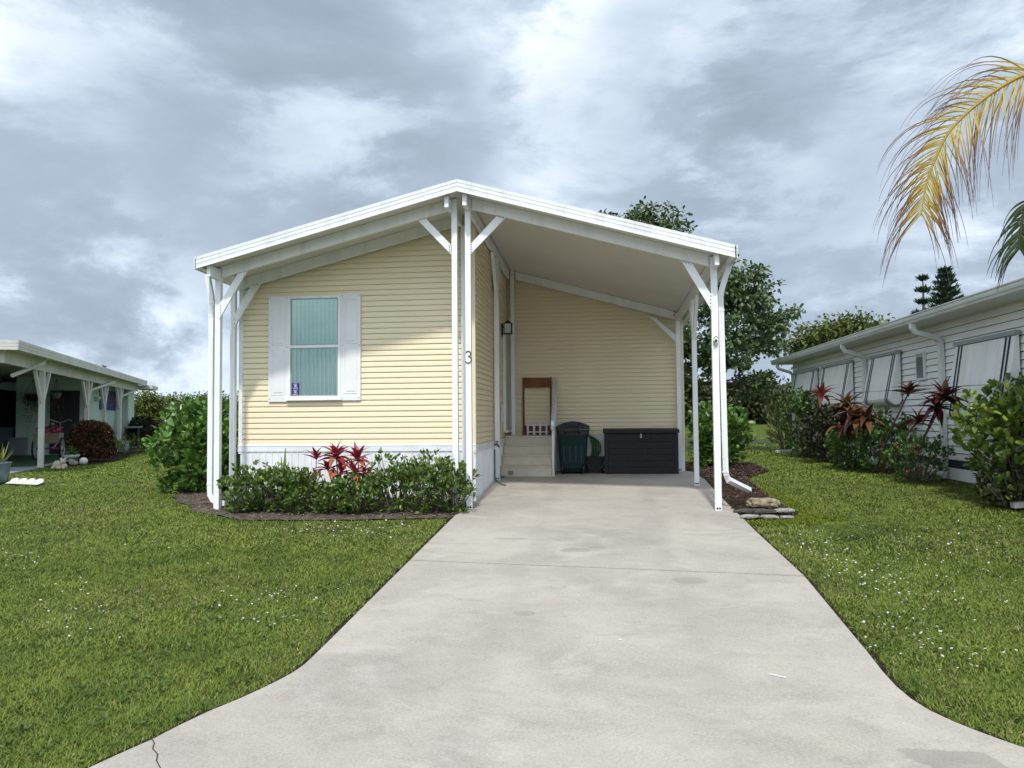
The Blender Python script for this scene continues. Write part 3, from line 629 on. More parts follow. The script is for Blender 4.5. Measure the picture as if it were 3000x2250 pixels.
MB().tube([(1.47, 10.20, cz+0.03), (1.50, 10.185, cz+0.055), (1.535, 10.20, cz+0.03)], 0.005, 6).tube([(1.475, 10.232, cz), (1.478, 10.22, cz-0.05), (1.50, 10.22, cz-0.075), (1.53, 10.232, cz-0.04)], 0.004, 6).build('cable', BLACK, CM)

# ------------------------------------------------------------------ steps and the things under the carport
STEP = mat('tan_step', (0.66, 0.59, 0.48), 0.8, 0.15, vary=(0.57, 0.505, 0.405), vscale=4, bump=0.1)
ST = thing('entry_steps', 'tan moulded entry steps with four risers beside the side wall', 'steps', (-1.35, 14.2, 0))
for i, (z, y) in enumerate(((0.19, 13.75), (0.37, 13.97), (0.545, 14.19), (0.71, 14.41))):
    y1 = 15.08 if i == 3 else y+0.30
    MB().box(-1.80+0.002*i, -0.885-0.006*i, y+0.012, y1, -0.005, z-0.028).box(-1.805+0.002*i, -0.88-0.006*i, y-0.006, y1+0.0, z-0.027, z).build('step', STEP, ST, bevel=0.006)
RAIL = mat('rail_aluminium', (0.58, 0.60, 0.60), 0.4, 0.5, metal=0.2)
HR = thing('handrail', 'white aluminium handrail on the right side of the tan steps', 'handrail', (-0.85, 14.2, 0))
MB().box(-0.875, -0.835, 13.80, 13.84, 0.0, 1.02).build('rail_post', RAIL, HR); MB().box(-0.895, -0.855, 14.92, 14.96, 0.0, 1.80).build('rail_post', RAIL, HR)
MB().rect_tube([(-0.875, 14.98, 1.81), (-0.87, 14.6, 1.60), (-0.855, 13.80, 1.05), (-0.855, 13.72, 0.98), (-0.857, 13.70, 0.90), (-0.86, 13.72, 0.84)], 0.055, 0.035).build('top_rail', RAIL, HR)
MB().rect_tube([(-0.875, 14.92, 0.98), (-0.855, 13.84, 0.24)], 0.03, 0.03).build('bottom_rail', RAIL, HR)
for k in range(6):
    t = (k+1)/7; y = 13.84+1.08*t; z = 0.24+0.74*t; MB().box(-0.866-0.008*t, -0.850-0.008*t, y-0.008, y+0.008, z, z+0.80).build('baluster', RAIL, HR)
MB().box(-1.66, -1.57, 13.715, 13.742, 0.045, 0.10).build('step_tag', mat('grey_tag', (0.22, 0.23, 0.24), 0.5), ST)

WOOD = mat('red_brown_wood', (0.20, 0.075, 0.03), 0.6, 0.25, vary=(0.12, 0.04, 0.018), vscale=5, stretch=(1, 1, 0.3), bump=0.1)
FR = thing('wooden_frame', 'tall red-brown wooden frame leaning on the back wall above the steps', 'frame', (-1.23, 15.0, 0.71))
def lean(z): return 15.06-0.07*(1.84-z)
def lboard(x0, x1, z0, z1, name):
    MB().prism([(x0, lean(z0)-0.02, z0), (x1, lean(z0)-0.02, z0), (x1, lean(z1)-0.02, z1), (x0, lean(z1)-0.02, z1)], (0, 0.02, 0)).build(name, WOOD, FR)
lboard(-1.52, -1.482, 0.715, 1.84, 'stile'); lboard(-0.985, -0.948, 0.715, 1.84, 'stile'); lboard(-1.4815, -0.9855, 1.64, 1.835, 'top_panel'); lboard(-1.4815, -0.9855, 0.72, 0.90, 'bottom_panel')
PK = thing('picket_fence', 'small white toy picket fence standing on the top step', 'fence', (-1.22, 14.85, 0.71))
PW = mat('picket_white', (0.60, 0.60, 0.63), 0.5)
for z in (0.76, 0.89): MB().box(-1.43, -1.005, 14.862, 14.872, z, z+0.028).build('rail', PW, PK)
for k in range(4):
    x = -1.405+k*0.120; MB().prism([(x-0.021, 14.845, 0.712), (x+0.021, 14.845, 0.712), (x+0.021, 14.845, 0.955), (x+0.012, 14.845, 0.975), (x, 14.845, 0.962), (x-0.012, 14.845, 0.975), (x-0.021, 14.845, 0.955)], (0, 0.016, 0)).build('picket', PW, PK)

# wheeled bin, handle side to the front
BING = mat('bin_green', (0.006, 0.030, 0.030), 0.45, 0.35); BINL = mat('bin_lid', (0.012, 0.016, 0.024), 0.5, 0.35)
bx, by = -0.525, 14.30
BN = thing('wheelie_bin', 'dark green wheeled rubbish bin with dark lid beside the steps', 'bin', (bx, by, 0))
def loft(secs, c):
    V = []; n = 4
    m = MB(); segs = len(secs)
    def rr(w, d, z, r=0.05, k=4):
        P = []
        for cx, cy, a0 in ((w-r, d-r, 0), (-w+r, d-r, 90), (-w+r, -d+r, 180), (w-r, -d+r, 270)):
            for i in range(k+1):
                t = math.radians(a0+90*i/k); P.append((c[0]+cx+r*math.cos(t), c[1]+cy+r*math.sin(t), z))
        return P
    rings = [rr(w, d, z, r) for w, d, z, r in secs]; k = len(rings[0])
    for R in rings: V += R
    F = [(i*k+j, i*k+(j+1) % k, (i+1)*k+(j+1) % k, (i+1)*k+j) for i in range(segs-1) for j in range(k)]
    F += [tuple(range(k-1, -1, -1)), tuple(range((segs-1)*k, segs*k))]
    return m.add(V, F)
loft([(0.22, 0.24, 0.03, 0.05), (0.235, 0.25, 0.10, 0.05), (0.275, 0.30, 0.70, 0.05), (0.28, 0.31, 0.72, 0.05)], (bx, by+0.32)).build('body', BING, BN, smooth=True)
loft([(0.292, 0.325, 0.70, 0.05), (0.295, 0.33, 0.74, 0.05), (0.295, 0.33, 0.80, 0.05)], (bx, by+0.32)).build('rim', BINL, BN)
m = MB(); V = []; n = 13
for Y in (by-0.03, by+0.66):
    for i in range(n):
        u = -1+2*i/(n-1); V.append((bx+u*0.305, Y, 0.86+0.115*math.cos(u*1.35)-0.115*math.cos(1.35)*0+0.0))
    for i in range(n):
        u = -1+2*i/(n-1); V.append((bx+u*0.31, Y, 0.802+(0.03 if abs(u) < 0.99 else 0)))
F = []
for a in (0,):
    for i in range(n-1):
        F += [(i, i+1, 2*n+i+1, 2*n+i), (n+i, 3*n+i, 3*n+i+1, n+i+1), (i, n+i, n+i+1, i+1), (2*n+i, 2*n+i+1, 3*n+i+1, 3*n+i)]
F += [(0, 2*n, 3*n, n), (n-1, 2*n-1, 4*n-1, 3*n-1)]
m.add(V, F).build('lid', BINL, BN)
MB().rect_tube([(bx-0.13, by+0.0, 0.94), (bx-0.13, by-0.06, 0.90), (bx-0.13, by-0.06, 0.78), (bx-0.13, by+0.0, 0.76)], 0.03, 0.025).rect_tube([(bx+0.13, by+0.0, 0.94), (bx+0.13, by-0.06, 0.90), (bx+0.13, by-0.06, 0.78), (bx+0.13, by+0.0, 0.76)], 0.03, 0.025).tube([(bx-0.13, by-0.06, 0.80), (bx+0.13, by-0.06, 0.80)], 0.016, 8).tube([(bx-0.13, by-0.06, 0.89), (bx+0.13, by-0.06, 0.89)], 0.014, 8).build('handle', mat('bin_handle', (0.02, 0.024, 0.03), 0.45), BN)
for sx in (-0.215, 0.215):
    w = MB().lathe([(0.03, -0.03), (0.085, -0.028), (0.095, -0.015), (0.095, 0.015), (0.085, 0.028), (0.03, 0.03)], (bx+sx*0.92, by+0.06, 0.097), 18, 'X').build('wheel', BLACK, BN, smooth=True)
    MB().lathe([(0.0, -0.034), (0.05, -0.033), (0.05, 0.033), (0.0, 0.034)], (bx+sx*0.92, by+0.06, 0.097), 12, 'X').build('hub', BINL, w)
MB().tube([(bx-0.2, by+0.06, 0.097), (bx+0.2, by+0.06, 0.097)], 0.012, 6).build('axle', BLACK, BN)
for k in range(4): MB().box(bx-0.16+k*0.107-0.012, bx-0.16+k*0.107+0.012, by+0.035, by+0.06, 0.20, 0.66).build('rib', BING, BN)

# storage box
BXM = mat('charcoal_resin', (0.018, 0.018, 0.022), 0.6, 0.3, vary=(0.012, 0.012, 0.015), vscale=30, stretch=(0.2, 1, 3), bump=0.15, bscale=120)
BX = thing('storage_box', 'large black resin deck box with plank front against the back wall', 'deck box', (0.73, 14.6, 0))
x0, x1, y0, y1 = 0.056, 1.405, 14.36, 14.90
MB().box(x0+0.03, x1-0.03, y0+0.025, y1, 0.0, 0.74).build('body', BXM, BX)
MB().box(x0, x0+0.075, y0, y0+0.05, 0.0, 0.745).build('corner', BXM, BX, bevel=0.006); MB().box(x1-0.075, x1, y0, y0+0.05, 0.0, 0.745).build('corner', BXM, BX, bevel=0.006)
MB().box(x1-0.03, x1-0.001, y0+0.05, y1, 0.0, 0.745).build('end_panel', BXM, BX); MB().box(x0+0.001, x0+0.03, y0+0.05, y1, 0.0, 0.745).build('end_panel', BXM, BX)
rows = [0.012, 0.13, 0.245, 0.36, 0.475, 0.59, 0.735]; pk = None
for i in range(6):
    h = rows[i+1]-rows[i]-0.006; cut = (0.42, 0.71, 0.30, 0.60, 0.45, 0.66)[i]; xc = x0+0.075+(x1-x0-0.15)*cut
    MB().box(x0+0.077, xc-0.002, y0+0.010, y0+0.024, rows[i], rows[i]+h).build('plank', BXM, BX, bevel=0.003); MB().box(xc+0.002, x1-0.077, y0+0.010, y0+0.024, rows[i], rows[i]+h).build('plank', BXM, BX, bevel=0.003)
MB().prism([(x0-0.02, y0-0.02, 0.75), (x0-0.02, y0-0.02, 0.795), (x0-0.02, y0+0.02, 0.815), (x0-0.02, y1+0.02, 0.835), (x0-0.02, y1+0.02, 0.75)], (x1-x0+0.04, 0, 0)).build('lid', BXM, BX, bevel=0.006)
LK = MB().box(0.717, 0.747, y0-0.012, y0+0.0, 0.66, 0.735).build('lock_plate', mat('lock_steel', (0.38, 0.37, 0.33), 0.4, metal=0.5), BX, bevel=0.003)
MB().lathe([(0, -0.004), (0.008, -0.004), (0.008, 0)], (0.732, y0-0.012, 0.705), 8, 'Y').build('keyhole', BLACK, LK)

# tub and hose
TUB = mat('black_tub', (0.014, 0.014, 0.013), 0.6)
TB = thing('black_tub', 'low black plastic tub between the bin and the deck box', 'tub', (-0.09, 14.72, 0))
loft([(0.145, 0.15, 0.0, 0.05), (0.185, 0.17, 0.27, 0.05), (0.20, 0.185, 0.275, 0.05), (0.20, 0.185, 0.30, 0.05), (0.18, 0.165, 0.30, 0.05), (0.14, 0.14, 0.03, 0.05)], (-0.125, 14.72)).build('shell', TUB, TB)
MB().tube([(-0.30, 14.54, 0.28), (-0.25, 14.52, 0.12), (-0.10, 14.51, 0.05), (0.02, 14.52, 0.12), (0.06, 14.53, 0.28)], 0.008, 6).build('handle', mat('tub_wire', (0.08, 0.08, 0.075), 0.5), TB)
HOSE = mat('hose_green', (0.035, 0.15, 0.02), 0.4, 0.4, island=0.3)
HG = thing('garden_hose', 'green garden hose hung in long loops on the back wall', 'hose', (-0.22, 15.0, 0.3))
for k in range(6):
    a = 0.06+0.022*k; P = []
    for i in range(22):
        t = 2*math.pi*i/21; P.append((-0.33+0.010*k+(a+0.10)*math.sin(t)*(1.0 if math.sin(t) > 0 else 0.6)+0.0, 15.05-0.018*k+0.01*math.cos(3*t), 0.46+(0.29-0.012*k)*math.cos(t)))
    MB().tube(P, 0.011, 6).build('hose_loop', HOSE, HG, smooth=True)
MB().box(-0.36, -0.28, 14.92, 15.10, 0.70, 0.735).build('hanger', TUB, HG)

# ------------------------------------------------------------------ foliage helpers
def norm(a): return a/np.maximum(np.linalg.norm(a, axis=-1, keepdims=True), 1e-9)
TPL = {   # (along, across) outline points and faces; fold lifts the edges
    'diamond': ([(0, 0), (0.45, 0.5), (1, 0), (0.45, -0.5)], [(0, 1, 2), (0, 2, 3)]),
    'oval': ([(0, 0), (0.25, 0.38), (0.7, 0.5), (1, 0), (0.7, -0.5), (0.25, -0.38)], [(0, 1, 2), (0, 2, 3), (0, 3, 4), (0, 4, 5)]),
    'obovate': ([(0, 0), (0.35, 0.30), (0.72, 0.5), (0.94, 0.30), (1, 0), (0.94, -0.30), (0.72, -0.5), (0.35, -0.30)], [(0, 1, 2), (0, 2, 3), (0, 3, 4), (0, 4, 5), (0, 5, 6), (0, 6, 7)]),
}
def leaf_arrays(P, D, L, Wd, shape='diamond', fold=0.18, droop=0.0, up=None):
    """N leaves: base P, direction D, length L, width Wd -> verts, tri faces"""
    P = np.asarray(P, float); n = len(P); D = norm(np.asarray(D, float))
    if up is None: up = rng.normal(size=(n, 3))*0.45+np.array([0, 0, 1.0])
    S = norm(np.cross(D, up)); U = np.cross(S, D)
    pts, faces = TPL[shape]; k = len(pts); V = np.zeros((n, k, 3))
    L = np.broadcast_to(L, (n,))[:, None]; Wd = np.broadcast_to(Wd, (n,))[:, None]
    for i, (a, w) in enumerate(pts):
        V[:, i] = P+D*(a*L)+S*(w*Wd)+U*(abs(w)*Wd*fold)
        V[:, i, 2] -= droop*L[:, 0]*a*a
    F = (np.arange(n)[:, None, None]*k+np.array(faces)[None]).reshape(-1, 3)
    return V.reshape(-1, 3), F
def rand_dirs(n, zmin=-1.0):
    d = norm(rng.normal(size=(n, 3)))
    while True:
        b = d[:, 2] < zmin
        if not b.any(): return d
        d[b] = norm(rng.normal(size=(b.sum(), 3)))
LEAF_DK = mat('hedge_leaf', (0.05, 0.09, 0.02), 0.45, 0.45, island_cols=[(0.032, 0.072, 0.019), (0.055, 0.116, 0.026), (0.080, 0.152, 0.032), (0.123, 0.203, 0.043)], transl=0.15)
LEAF_HD = mat('front_hedge_leaf', (0.07, 0.12, 0.03), 0.45, 0.45, island_cols=[(0.04, 0.085, 0.018), (0.08, 0.145, 0.028), (0.125, 0.20, 0.038), (0.20, 0.26, 0.07)], transl=0.18)
LEAF_CL = mat('clusia_leaf', (0.06, 0.12, 0.02), 0.38, 0.5, island_cols=[(0.049, 0.119, 0.021), (0.084, 0.182, 0.028), (0.119, 0.231, 0.042), (0.182, 0.280, 0.063)], transl=0.18)
LEAF_CLY = mat('clusia_leaf_yellow', (0.10, 0.16, 0.03), 0.38, 0.5, island_cols=[(0.054, 0.108, 0.024), (0.108, 0.189, 0.034), (0.176, 0.257, 0.047), (0.297, 0.338, 0.068)], transl=0.18)
LEAF_TR = mat('tree_leaf', (0.05, 0.09, 0.03), 0.5, 0.35, island_cols=[(0.04, 0.075, 0.024), (0.065, 0.115, 0.036), (0.10, 0.155, 0.052), (0.22, 0.27, 0.16)], transl=0.2)
LEAF_OL = mat('olive_leaf', (0.09, 0.10, 0.03), 0.6, 0.2, island_cols=[(0.06, 0.085, 0.022), (0.11, 0.14, 0.036), (0.17, 0.20, 0.06)], transl=0.2)
LEAF_FAR = mat('far_leaf', (0.05, 0.06, 0.03), 0.7, 0.15, island_cols=[(0.042, 0.056, 0.025), (0.070, 0.084, 0.035), (0.105, 0.119, 0.049)], transl=0.1)
LEAF_VAR = mat('variegated_leaf', (0.2, 0.22, 0.08), 0.5, 0.3, island_cols=[(0.081, 0.127, 0.034), (0.184, 0.230, 0.069), (0.322, 0.333, 0.149), (0.437, 0.425, 0.230)], transl=0.2)
LEAF_RED = mat('red_bush_leaf', (0.06, 0.03, 0.015), 0.55, 0.3, island_cols=[(0.023, 0.029, 0.013), (0.052, 0.042, 0.018), (0.111, 0.042, 0.023), (0.156, 0.052, 0.026)])
LEAF_BLK = mat('dark_bush_leaf', (0.02, 0.028, 0.012), 0.55, 0.3, island_cols=[(0.015, 0.021, 0.011), (0.033, 0.045, 0.018), (0.068, 0.068, 0.027)])
STEM = mat('twig', (0.16, 0.13, 0.10), 0.8, 0.1, vary=(0.09, 0.07, 0.055), vscale=20)
BARK = mat('bark', (0.16, 0.14, 0.12), 0.9, 0.1, vary=(0.07, 0.06, 0.05), vscale=8, stretch=(1, 1, 0.3), bump=0.6, bscale=25)

def shrub(name, label, cat, base, rx, ry, h, n_tips, per, L, Wd, m, shape='oval', group=None, zlow=0.12, spread=0.9, top=1.0, stems=True, open_=0.35, single=0, single_mesh=None, lobes=5, rough=0.05):
    """woody stems with a rosette of leaves at each twig tip; 'single' leaves are objects of their own"""
    b = Vector(base); R = thing(name, label, cat, b, group)
    uz = rng.uniform(-1, 1, n_tips); az_ = rng.uniform(0, 2*math.pi, n_tips); rh = np.where(uz < 0, np.maximum(np.sqrt(1-uz**2), 0.80+0.2*uz*0), np.sqrt(1-uz**2))
    d = np.stack([np.cos(az_)*rh, np.sin(az_)*rh, uz], 1); r = rng.random(n_tips)**open_
    # uneven outline: a few lobes push the surface out
    ax = rand_dirs(lobes, -0.1); bump = np.max(norm(d)@ax.T, axis=1); r = r*(0.80+0.26*np.clip(bump, 0, 1)**3+rng.normal(0, rough, n_tips))
    T = np.stack([d[:, 0]*rx*r, d[:, 1]*ry*r, h*(zlow+(1-zlow)*(0.5+0.5*d[:, 2]*np.where(d[:, 2] > 0, r, 1.0)))*top], 1)
    T[:, 2] = np.maximum(T[:, 2], 0.04)
    cen = np.array([0, 0, h*0.25]); out = norm(T-cen)
    P = np.repeat(T, per, 0)+rng.normal(0, L*0.25, (n_tips*per, 3))
    D = norm(np.repeat(out, per, 0)*0.55+rand_dirs(n_tips*per, -0.5)*spread+np.array([0, 0, 0.25]))
    Ls = L*rng.uniform(0.65, 1.15, len(P))
    if single:
        # outermost, camera-facing leaves become leaf objects
        score = (P[:, 1]*-1.0)/max(ry, 0.1)+0.4*P[:, 2]/h+rng.normal(0, 0.25, len(P)); idx = np.argsort(-score)[:single*3]; idx = rng.permutation(idx)[:single]
        keep = np.ones(len(P), bool); keep[idx] = False
        for i in idx:
            dd = Vector(D[i]); upv = Vector((rng.normal(0, 0.45), rng.normal(0, 0.45)-0.25, 1)); s = dd.cross(upv).normalized(); u = s.cross(dd)
            sc = Ls[i]*1.05
            M = Matrix(((dd.x*sc, s.x*sc, u.x*sc, b.x+P[i, 0]), (dd.y*sc, s.y*sc, u.y*sc, b.y+P[i, 1]), (dd.z*sc, s.z*sc, u.z*sc, b.z+P[i, 2]), (0, 0, 0, 1)))
            link('leaf', single_mesh[int(rng.integers(len(single_mesh)))], R, M)
        P, D, Ls = P[keep], D[keep], Ls[keep]
    V, F = leaf_arrays(P+np.array(b), D, Ls, Ls*Wd/L, shape)
    o = link('foliage', np_mesh('foliage', V, F, m), R); stuff(o)
    if stems:
        mb = MB()
        for i in range(0, n_tips, max(1, n_tips//34)):
            t = Vector(T[i]); a = Vector((t.x*0.25, t.y*0.25, 0.0)); q = Vector((t.x*0.65, t.y*0.65, t.z*0.5))
            mb.tube([b+a+Vector((0, 0, -0.05)), b+q, b+t], [0.010, 0.007, 0.003], 5, False)
        mb.build('stems', STEM, R)
    return R
def leaf_mesh(name, m, shape='obovate', w=0.6, fold=0.22, curl=0.10):
    pts, faces = TPL[shape]; V = [(a, q*w, abs(q)*w*fold-curl*a*a) for a, q in pts]
    me = bpy.data.meshes.new(name); me.from_pydata(V, [], faces); me.materials.append(m); me.update(); return me
def leaf_col(name, c): return mat(name, c, 0.36, 0.5, transl=0.18)
CL_MESH = [leaf_mesh('leaf', leaf_col('clusia_leaf_%s' % k, tuple(q*1.35 for q in c))) for k, c in (('mid', (0.06, 0.13, 0.02)), ('deep', (0.04, 0.10, 0.018)), ('light', (0.12, 0.20, 0.04)), ('bright', (0.17, 0.23, 0.05)))]
CLY_MESH = [leaf_mesh('leaf', leaf_col('clusia_leaf_y%s' % k, tuple(q*1.3 for q in c))) for k, c in (('mid', (0.09, 0.155, 0.025)), ('light', (0.15, 0.20, 0.04)), ('bright', (0.25, 0.27, 0.05)), ('deep', (0.05, 0.10, 0.02)))]

# hedge in front of the house
hd = [(728, 0.33, 0.64), (805, 0.36, 0.66), (880, 0.31, 0.56), (980, 0.34, 0.44), (1066, 0.37, 0.50), (1160, 0.39, 0.76), (1250, 0.39, 0.78), (1325, 0.33, 0.68)]
hl = ['low glossy green hedge shrub next to the left corner post', 'low hedge shrub under the left shutter, second from the corner post', 'sparse hedge shrub left of the red ti plants',
      'short hedge shrub right below the red ti plants', 'hedge shrub just right of the red ti plants', 'tallest hedge shrub in front of the white skirting', 'bushy hedge shrub left of the two ridge posts', 'hedge shrub brushing the post with the number 3']
for (px, rx, h), lab in zip(hd, hl):
    p = aY(px, 1450, 10.18); shrub('hedge_shrub', lab, 'shrub', (p.x, 10.20+rnd.uniform(-0.05, 0.05), -0.20), rx, 0.46, h, 185, 8, 0.074, 0.034, LEAF_HD, 'oval', 'hedge shrubs in front of the cream house', zlow=0.02, spread=0.95, open_=0.42, rough=0.13)
# clusia bushes
shrub('clusia_bush', 'large round-leaved green bush left of the cream house', 'bush', (-6.45, 12.05, -0.09), 0.92, 0.75, 1.42, 480, 8, 0.13, 0.090, LEAF_CL, 'obovate', 'round-leaved bushes', zlow=0.0, open_=0.4, single=220, single_mesh=CL_MESH)
shrub('clusia_bush', 'round-leaved bush behind the right carport posts', 'bush', (2.50, 16.9, 0.0), 0.70, 0.7, 1.32, 400, 8, 0.12, 0.082, LEAF_CL, 'obovate', 'round-leaved bushes', zlow=0.05, open_=0.45, single=120, single_mesh=CL_MESH)
# ------------------------------------------------------------------ ti plants
def lance_mesh(m, curl, w=0.27, rows=6):
    V = []; F = []
    for i in range(rows+1):
        t = i/rows; wd = w*math.sin(math.pi*min(1, 0.10+0.90*t)**0.8)*0.5 if i < rows else 0.002; wd = max(wd, 0.006)
        x = t*(1-0.25*curl*t); z = -curl*0.75*t*t+0.05*t
        V += [(x, -wd, z+wd*0.5), (x, 0, z), (x, wd, z+wd*0.5)]
    for i in range(rows):
        a = 3*i; F += [(a, a+1, a+4, a+3), (a+1, a+2, a+5, a+4)]
    me = bpy.data.meshes.new('leaf'); me.from_pydata(V, [], F); me.materials.append(m); me.update(); return me
def ti_set(cols): return [lance_mesh(mat('ti_leaf_%02d%02d%02d' % tuple(int(x*99) for x in c), c, 0.4, 0.4, transl=0.22, vary=tuple(x*0.7 for x in c), vscale=9), cu) for c in cols for cu in (0.25, 0.6, 0.95)]
TI_RED = ti_set([(0.42, 0.035, 0.06), (0.25, 0.02, 0.04), (0.52, 0.16, 0.08), (0.36, 0.04, 0.08)])
TI_BRN = ti_set([(0.10, 0.03, 0.02), (0.15, 0.075, 0.028), (0.07, 0.022, 0.018), (0.20, 0.10, 0.035)])
TI_DRK = ti_set([(0.075, 0.014, 0.017), (0.05, 0.022, 0.014), (0.10, 0.02, 0.022)])
TI_PNK = ti_set([(0.42, 0.05, 0.09), (0.16, 0.04, 0.03), (0.50, 0.10, 0.12), (0.12, 0.05, 0.025)])
TISTEM = mat('ti_stem', (0.16, 0.08, 0.07), 0.7, vary=(0.10, 0.06, 0.05), vscale=15)
def ti_plant(label, base, heads, meshes, stem_r=0.012):
    b = Vector(base); R = thing('ti_plant', label, 'plant', b, 'red-leaved ti plants')
    mb = MB()
    for (x, y, z, n, L, op) in heads:
        top = Vector((x, y, z)); q = b.lerp(top, 0.5)+Vector((rnd.uniform(-0.03, 0.03), rnd.uniform(-0.03, 0.03), 0.04))
        mb.tube([b+Vector((rnd.uniform(-0.04, 0.04), rnd.uniform(-0.04, 0.04), -0.04)), q, top], [stem_r, stem_r*0.8, stem_r*0.7], 6)
        for k in range(n):
            az = k*2.39996+rnd.uniform(-0.25, 0.25); f = k/(n-1); el = math.radians(82-(82-op)*f**0.8+rnd.uniform(-8, 8))
            d = Vector((math.cos(az)*math.cos(el), math.sin(az)*math.cos(el), math.sin(el))); s = d.cross(Vector((0, 0, 1))).normalized(); u = s.cross(d)
            s = -s
            sc = L*rnd.uniform(0.8, 1.12)*(1-0.15*(1-f)); p = top-Vector((0, 0, 0.10*f*L))
            M = Matrix(((d.x*sc, s.x*sc, u.x*sc, p.x), (d.y*sc, s.y*sc, u.y*sc, p.y), (d.z*sc, s.z*sc, u.z*sc, p.z), (0, 0, 0, 1)))
            link('leaf', rnd.choice(meshes), R, M)
    mb.build('stem', TISTEM, R, smooth=True)
def hp(px, py, Y, n, L, op): p = aY(px, py, Y); return (p.x, p.y, p.z, n, L, op)
ti_plant('bright red ti plant, the taller one in the low hedge', (aY(990, 1450, 10.5).x, 10.5, -0.2), [hp(985, 1338, 10.3, 22, 0.36, 0), hp(960, 1372, 10.2, 12, 0.30, -5), hp(1000, 1385, 10.15, 10, 0.28, -5)], TI_RED)
ti_plant('red ti plant with orange leaf tips, right of the taller one in the hedge', (aY(1050, 1450, 10.6).x, 10.6, -0.2), [hp(1048, 1345, 10.4, 20, 0.33, -5), hp(1040, 1385, 10.2, 11, 0.28, -10), hp(1068, 1382, 10.25, 8, 0.26, -10)], TI_RED)
ti_plant('small red ti plant on a thin stem, left in the hedge', (aY(925, 1450, 10.45).x, 10.45, -0.2), [hp(927, 1342, 10.25, 8, 0.23, 25), hp(924, 1392, 10.15, 7, 0.18, 30)], TI_RED, 0.008)
# a few pale strap leaves at the left of the hedge
SL = thing('strap_plant', 'pale green strap-leaved plant poking out of the hedge under the left shutter', 'plant', (aY(830, 1450, 10.5).x, 10.5, -0.2))
slm = [lance_mesh(mat('strap_leaf', (0.19, 0.24, 0.08), 0.5, transl=0.2), c, 0.09) for c in (0.0, 0.1)]
for px, py, L in ((838, 1320, 0.62), (826, 1345, 0.52), (846, 1360, 0.45), (810, 1362, 0.42)):
    t = aY(px, py, 10.5); d = (t-SL.location).normalized(); s = d.cross(Vector((0.2, -1, 0))).normalized(); u = s.cross(d); sc = (t-SL.location).length*1.05; p = SL.location
    link('leaf', slm[0], SL, Matrix(((d.x*sc, s.x*sc, u.x*sc, p.x), (d.y*sc, s.y*sc, u.y*sc, p.y), (d.z*sc, s.z*sc, u.z*sc, p.z), (0, 0, 0, 1))))

# ------------------------------------------------------------------ white house on the right
RH = thing('white_house', 'long white clapboard house with striped awnings on the right', 'house', (5.7, 17, 0))
WS = mat('white_clapboard', (0.82, 0.83, 0.83), 0.55, 0.25, vary=(0.72, 0.73, 0.72), vscale=1.5, stretch=(1, 0.5, 2))  # base white raised to brighten a wall the sun does not reach
GUT = mat('gutter_grey', (0.66, 0.68, 0.68), 0.5, 0.3, vary=(0.55, 0.57, 0.56), vscale=2); RTRIM = mat('rail_grey', (0.30, 0.32, 0.34), 0.5)
RX, RY0, RY1 = 5.7, 3.0, 23.7
MB().box(RX+0.03, RX+5.0, RY0, RY1, -0.1, 2.62).build('wall', mat('sheathing', (0.25, 0.26, 0.27), 0.8), RH)
MB().prism([(RX-0.55, RY0-0.5, 2.62), (RX+2.6, RY0-0.5, 3.30), (RX+5.6, RY0-0.5, 2.62)], (0, RY1-RY0+0.9, 0)).build('roof', mat('roof_grey', (0.42, 0.43, 0.43), 0.6), RH)
siding_run(RY1-RY0, (0, 1, 0), (RX+0.02, RY0, 0), 0.30, 2.60, (-1, 0, 0), m=WS, crs=0.1135, parent=RH, prof=(0.008, 0.022))
MB().box(RX+0.0, RX+0.03, RY0, RY1, -0.02, 0.17).build('skirting', WS, RH); MB().box(RX+0.005, RX+0.02, RY0, RY1, 0.171, 0.299).build('skirt_gap', mat('dark_gap', (0.03, 0.03, 0.05), 0.7), RH)
gy = RY1+0.35
prof = [(0.0, -0.02), (0.10, -0.02), (0.13, 0.05), (0.13, 0.085), (0.15, 0.09), (0.15, 0.105), (0.0, 0.105)]
A = [(RX-0.42-d, RY0-0.5, 2.60+h) for d, h in prof]; B = [(RX-0.42-d, gy, 2.60+h) for d, h in prof]; n = len(prof)
MB().add(A+B, [(i, (i+1) % n, n+(i+1) % n, n+i) for i in range(n)]+[tuple(range(n)), tuple(range(2*n-1, n-1, -1))]).build('gutter', GUT, RH)
MB().box(RX-0.42, RX+0.02, RY0-0.5, gy, 2.585, 2.60).build('soffit', mat('soffit_white', (0.60, 0.61, 0.60), 0.6), RH)
for Y in (23.5, 17.3, 13.55):
    MB().rect_tube([(RX-0.48, Y, 2.58), (RX-0.48, Y-0.0, 2.50), (RX-0.44, Y, 2.43), (RX-0.12, Y-0.02, 2.32), (RX-0.055, Y-0.02, 2.25), (RX-0.05, Y-0.02, 2.12), (RX-0.05, Y-0.02, 0.10), (RX-0.10, Y-0.02, 0.02), (RX-0.6, Y-0.1, -0.005)], 0.10, 0.075, (0, 1, 0)).build('downspout', GUT, RH)
AW = mat('awning_white', (0.80, 0.81, 0.81), 0.55, 0.25, vary=(0.69, 0.70, 0.67), vscale=2.0, stretch=(1, 3, 0.5)); NAVY = mat('awning_stripe', (0.018, 0.02, 0.045), 0.6)  # awning white lightened too, making up for weak light on this side
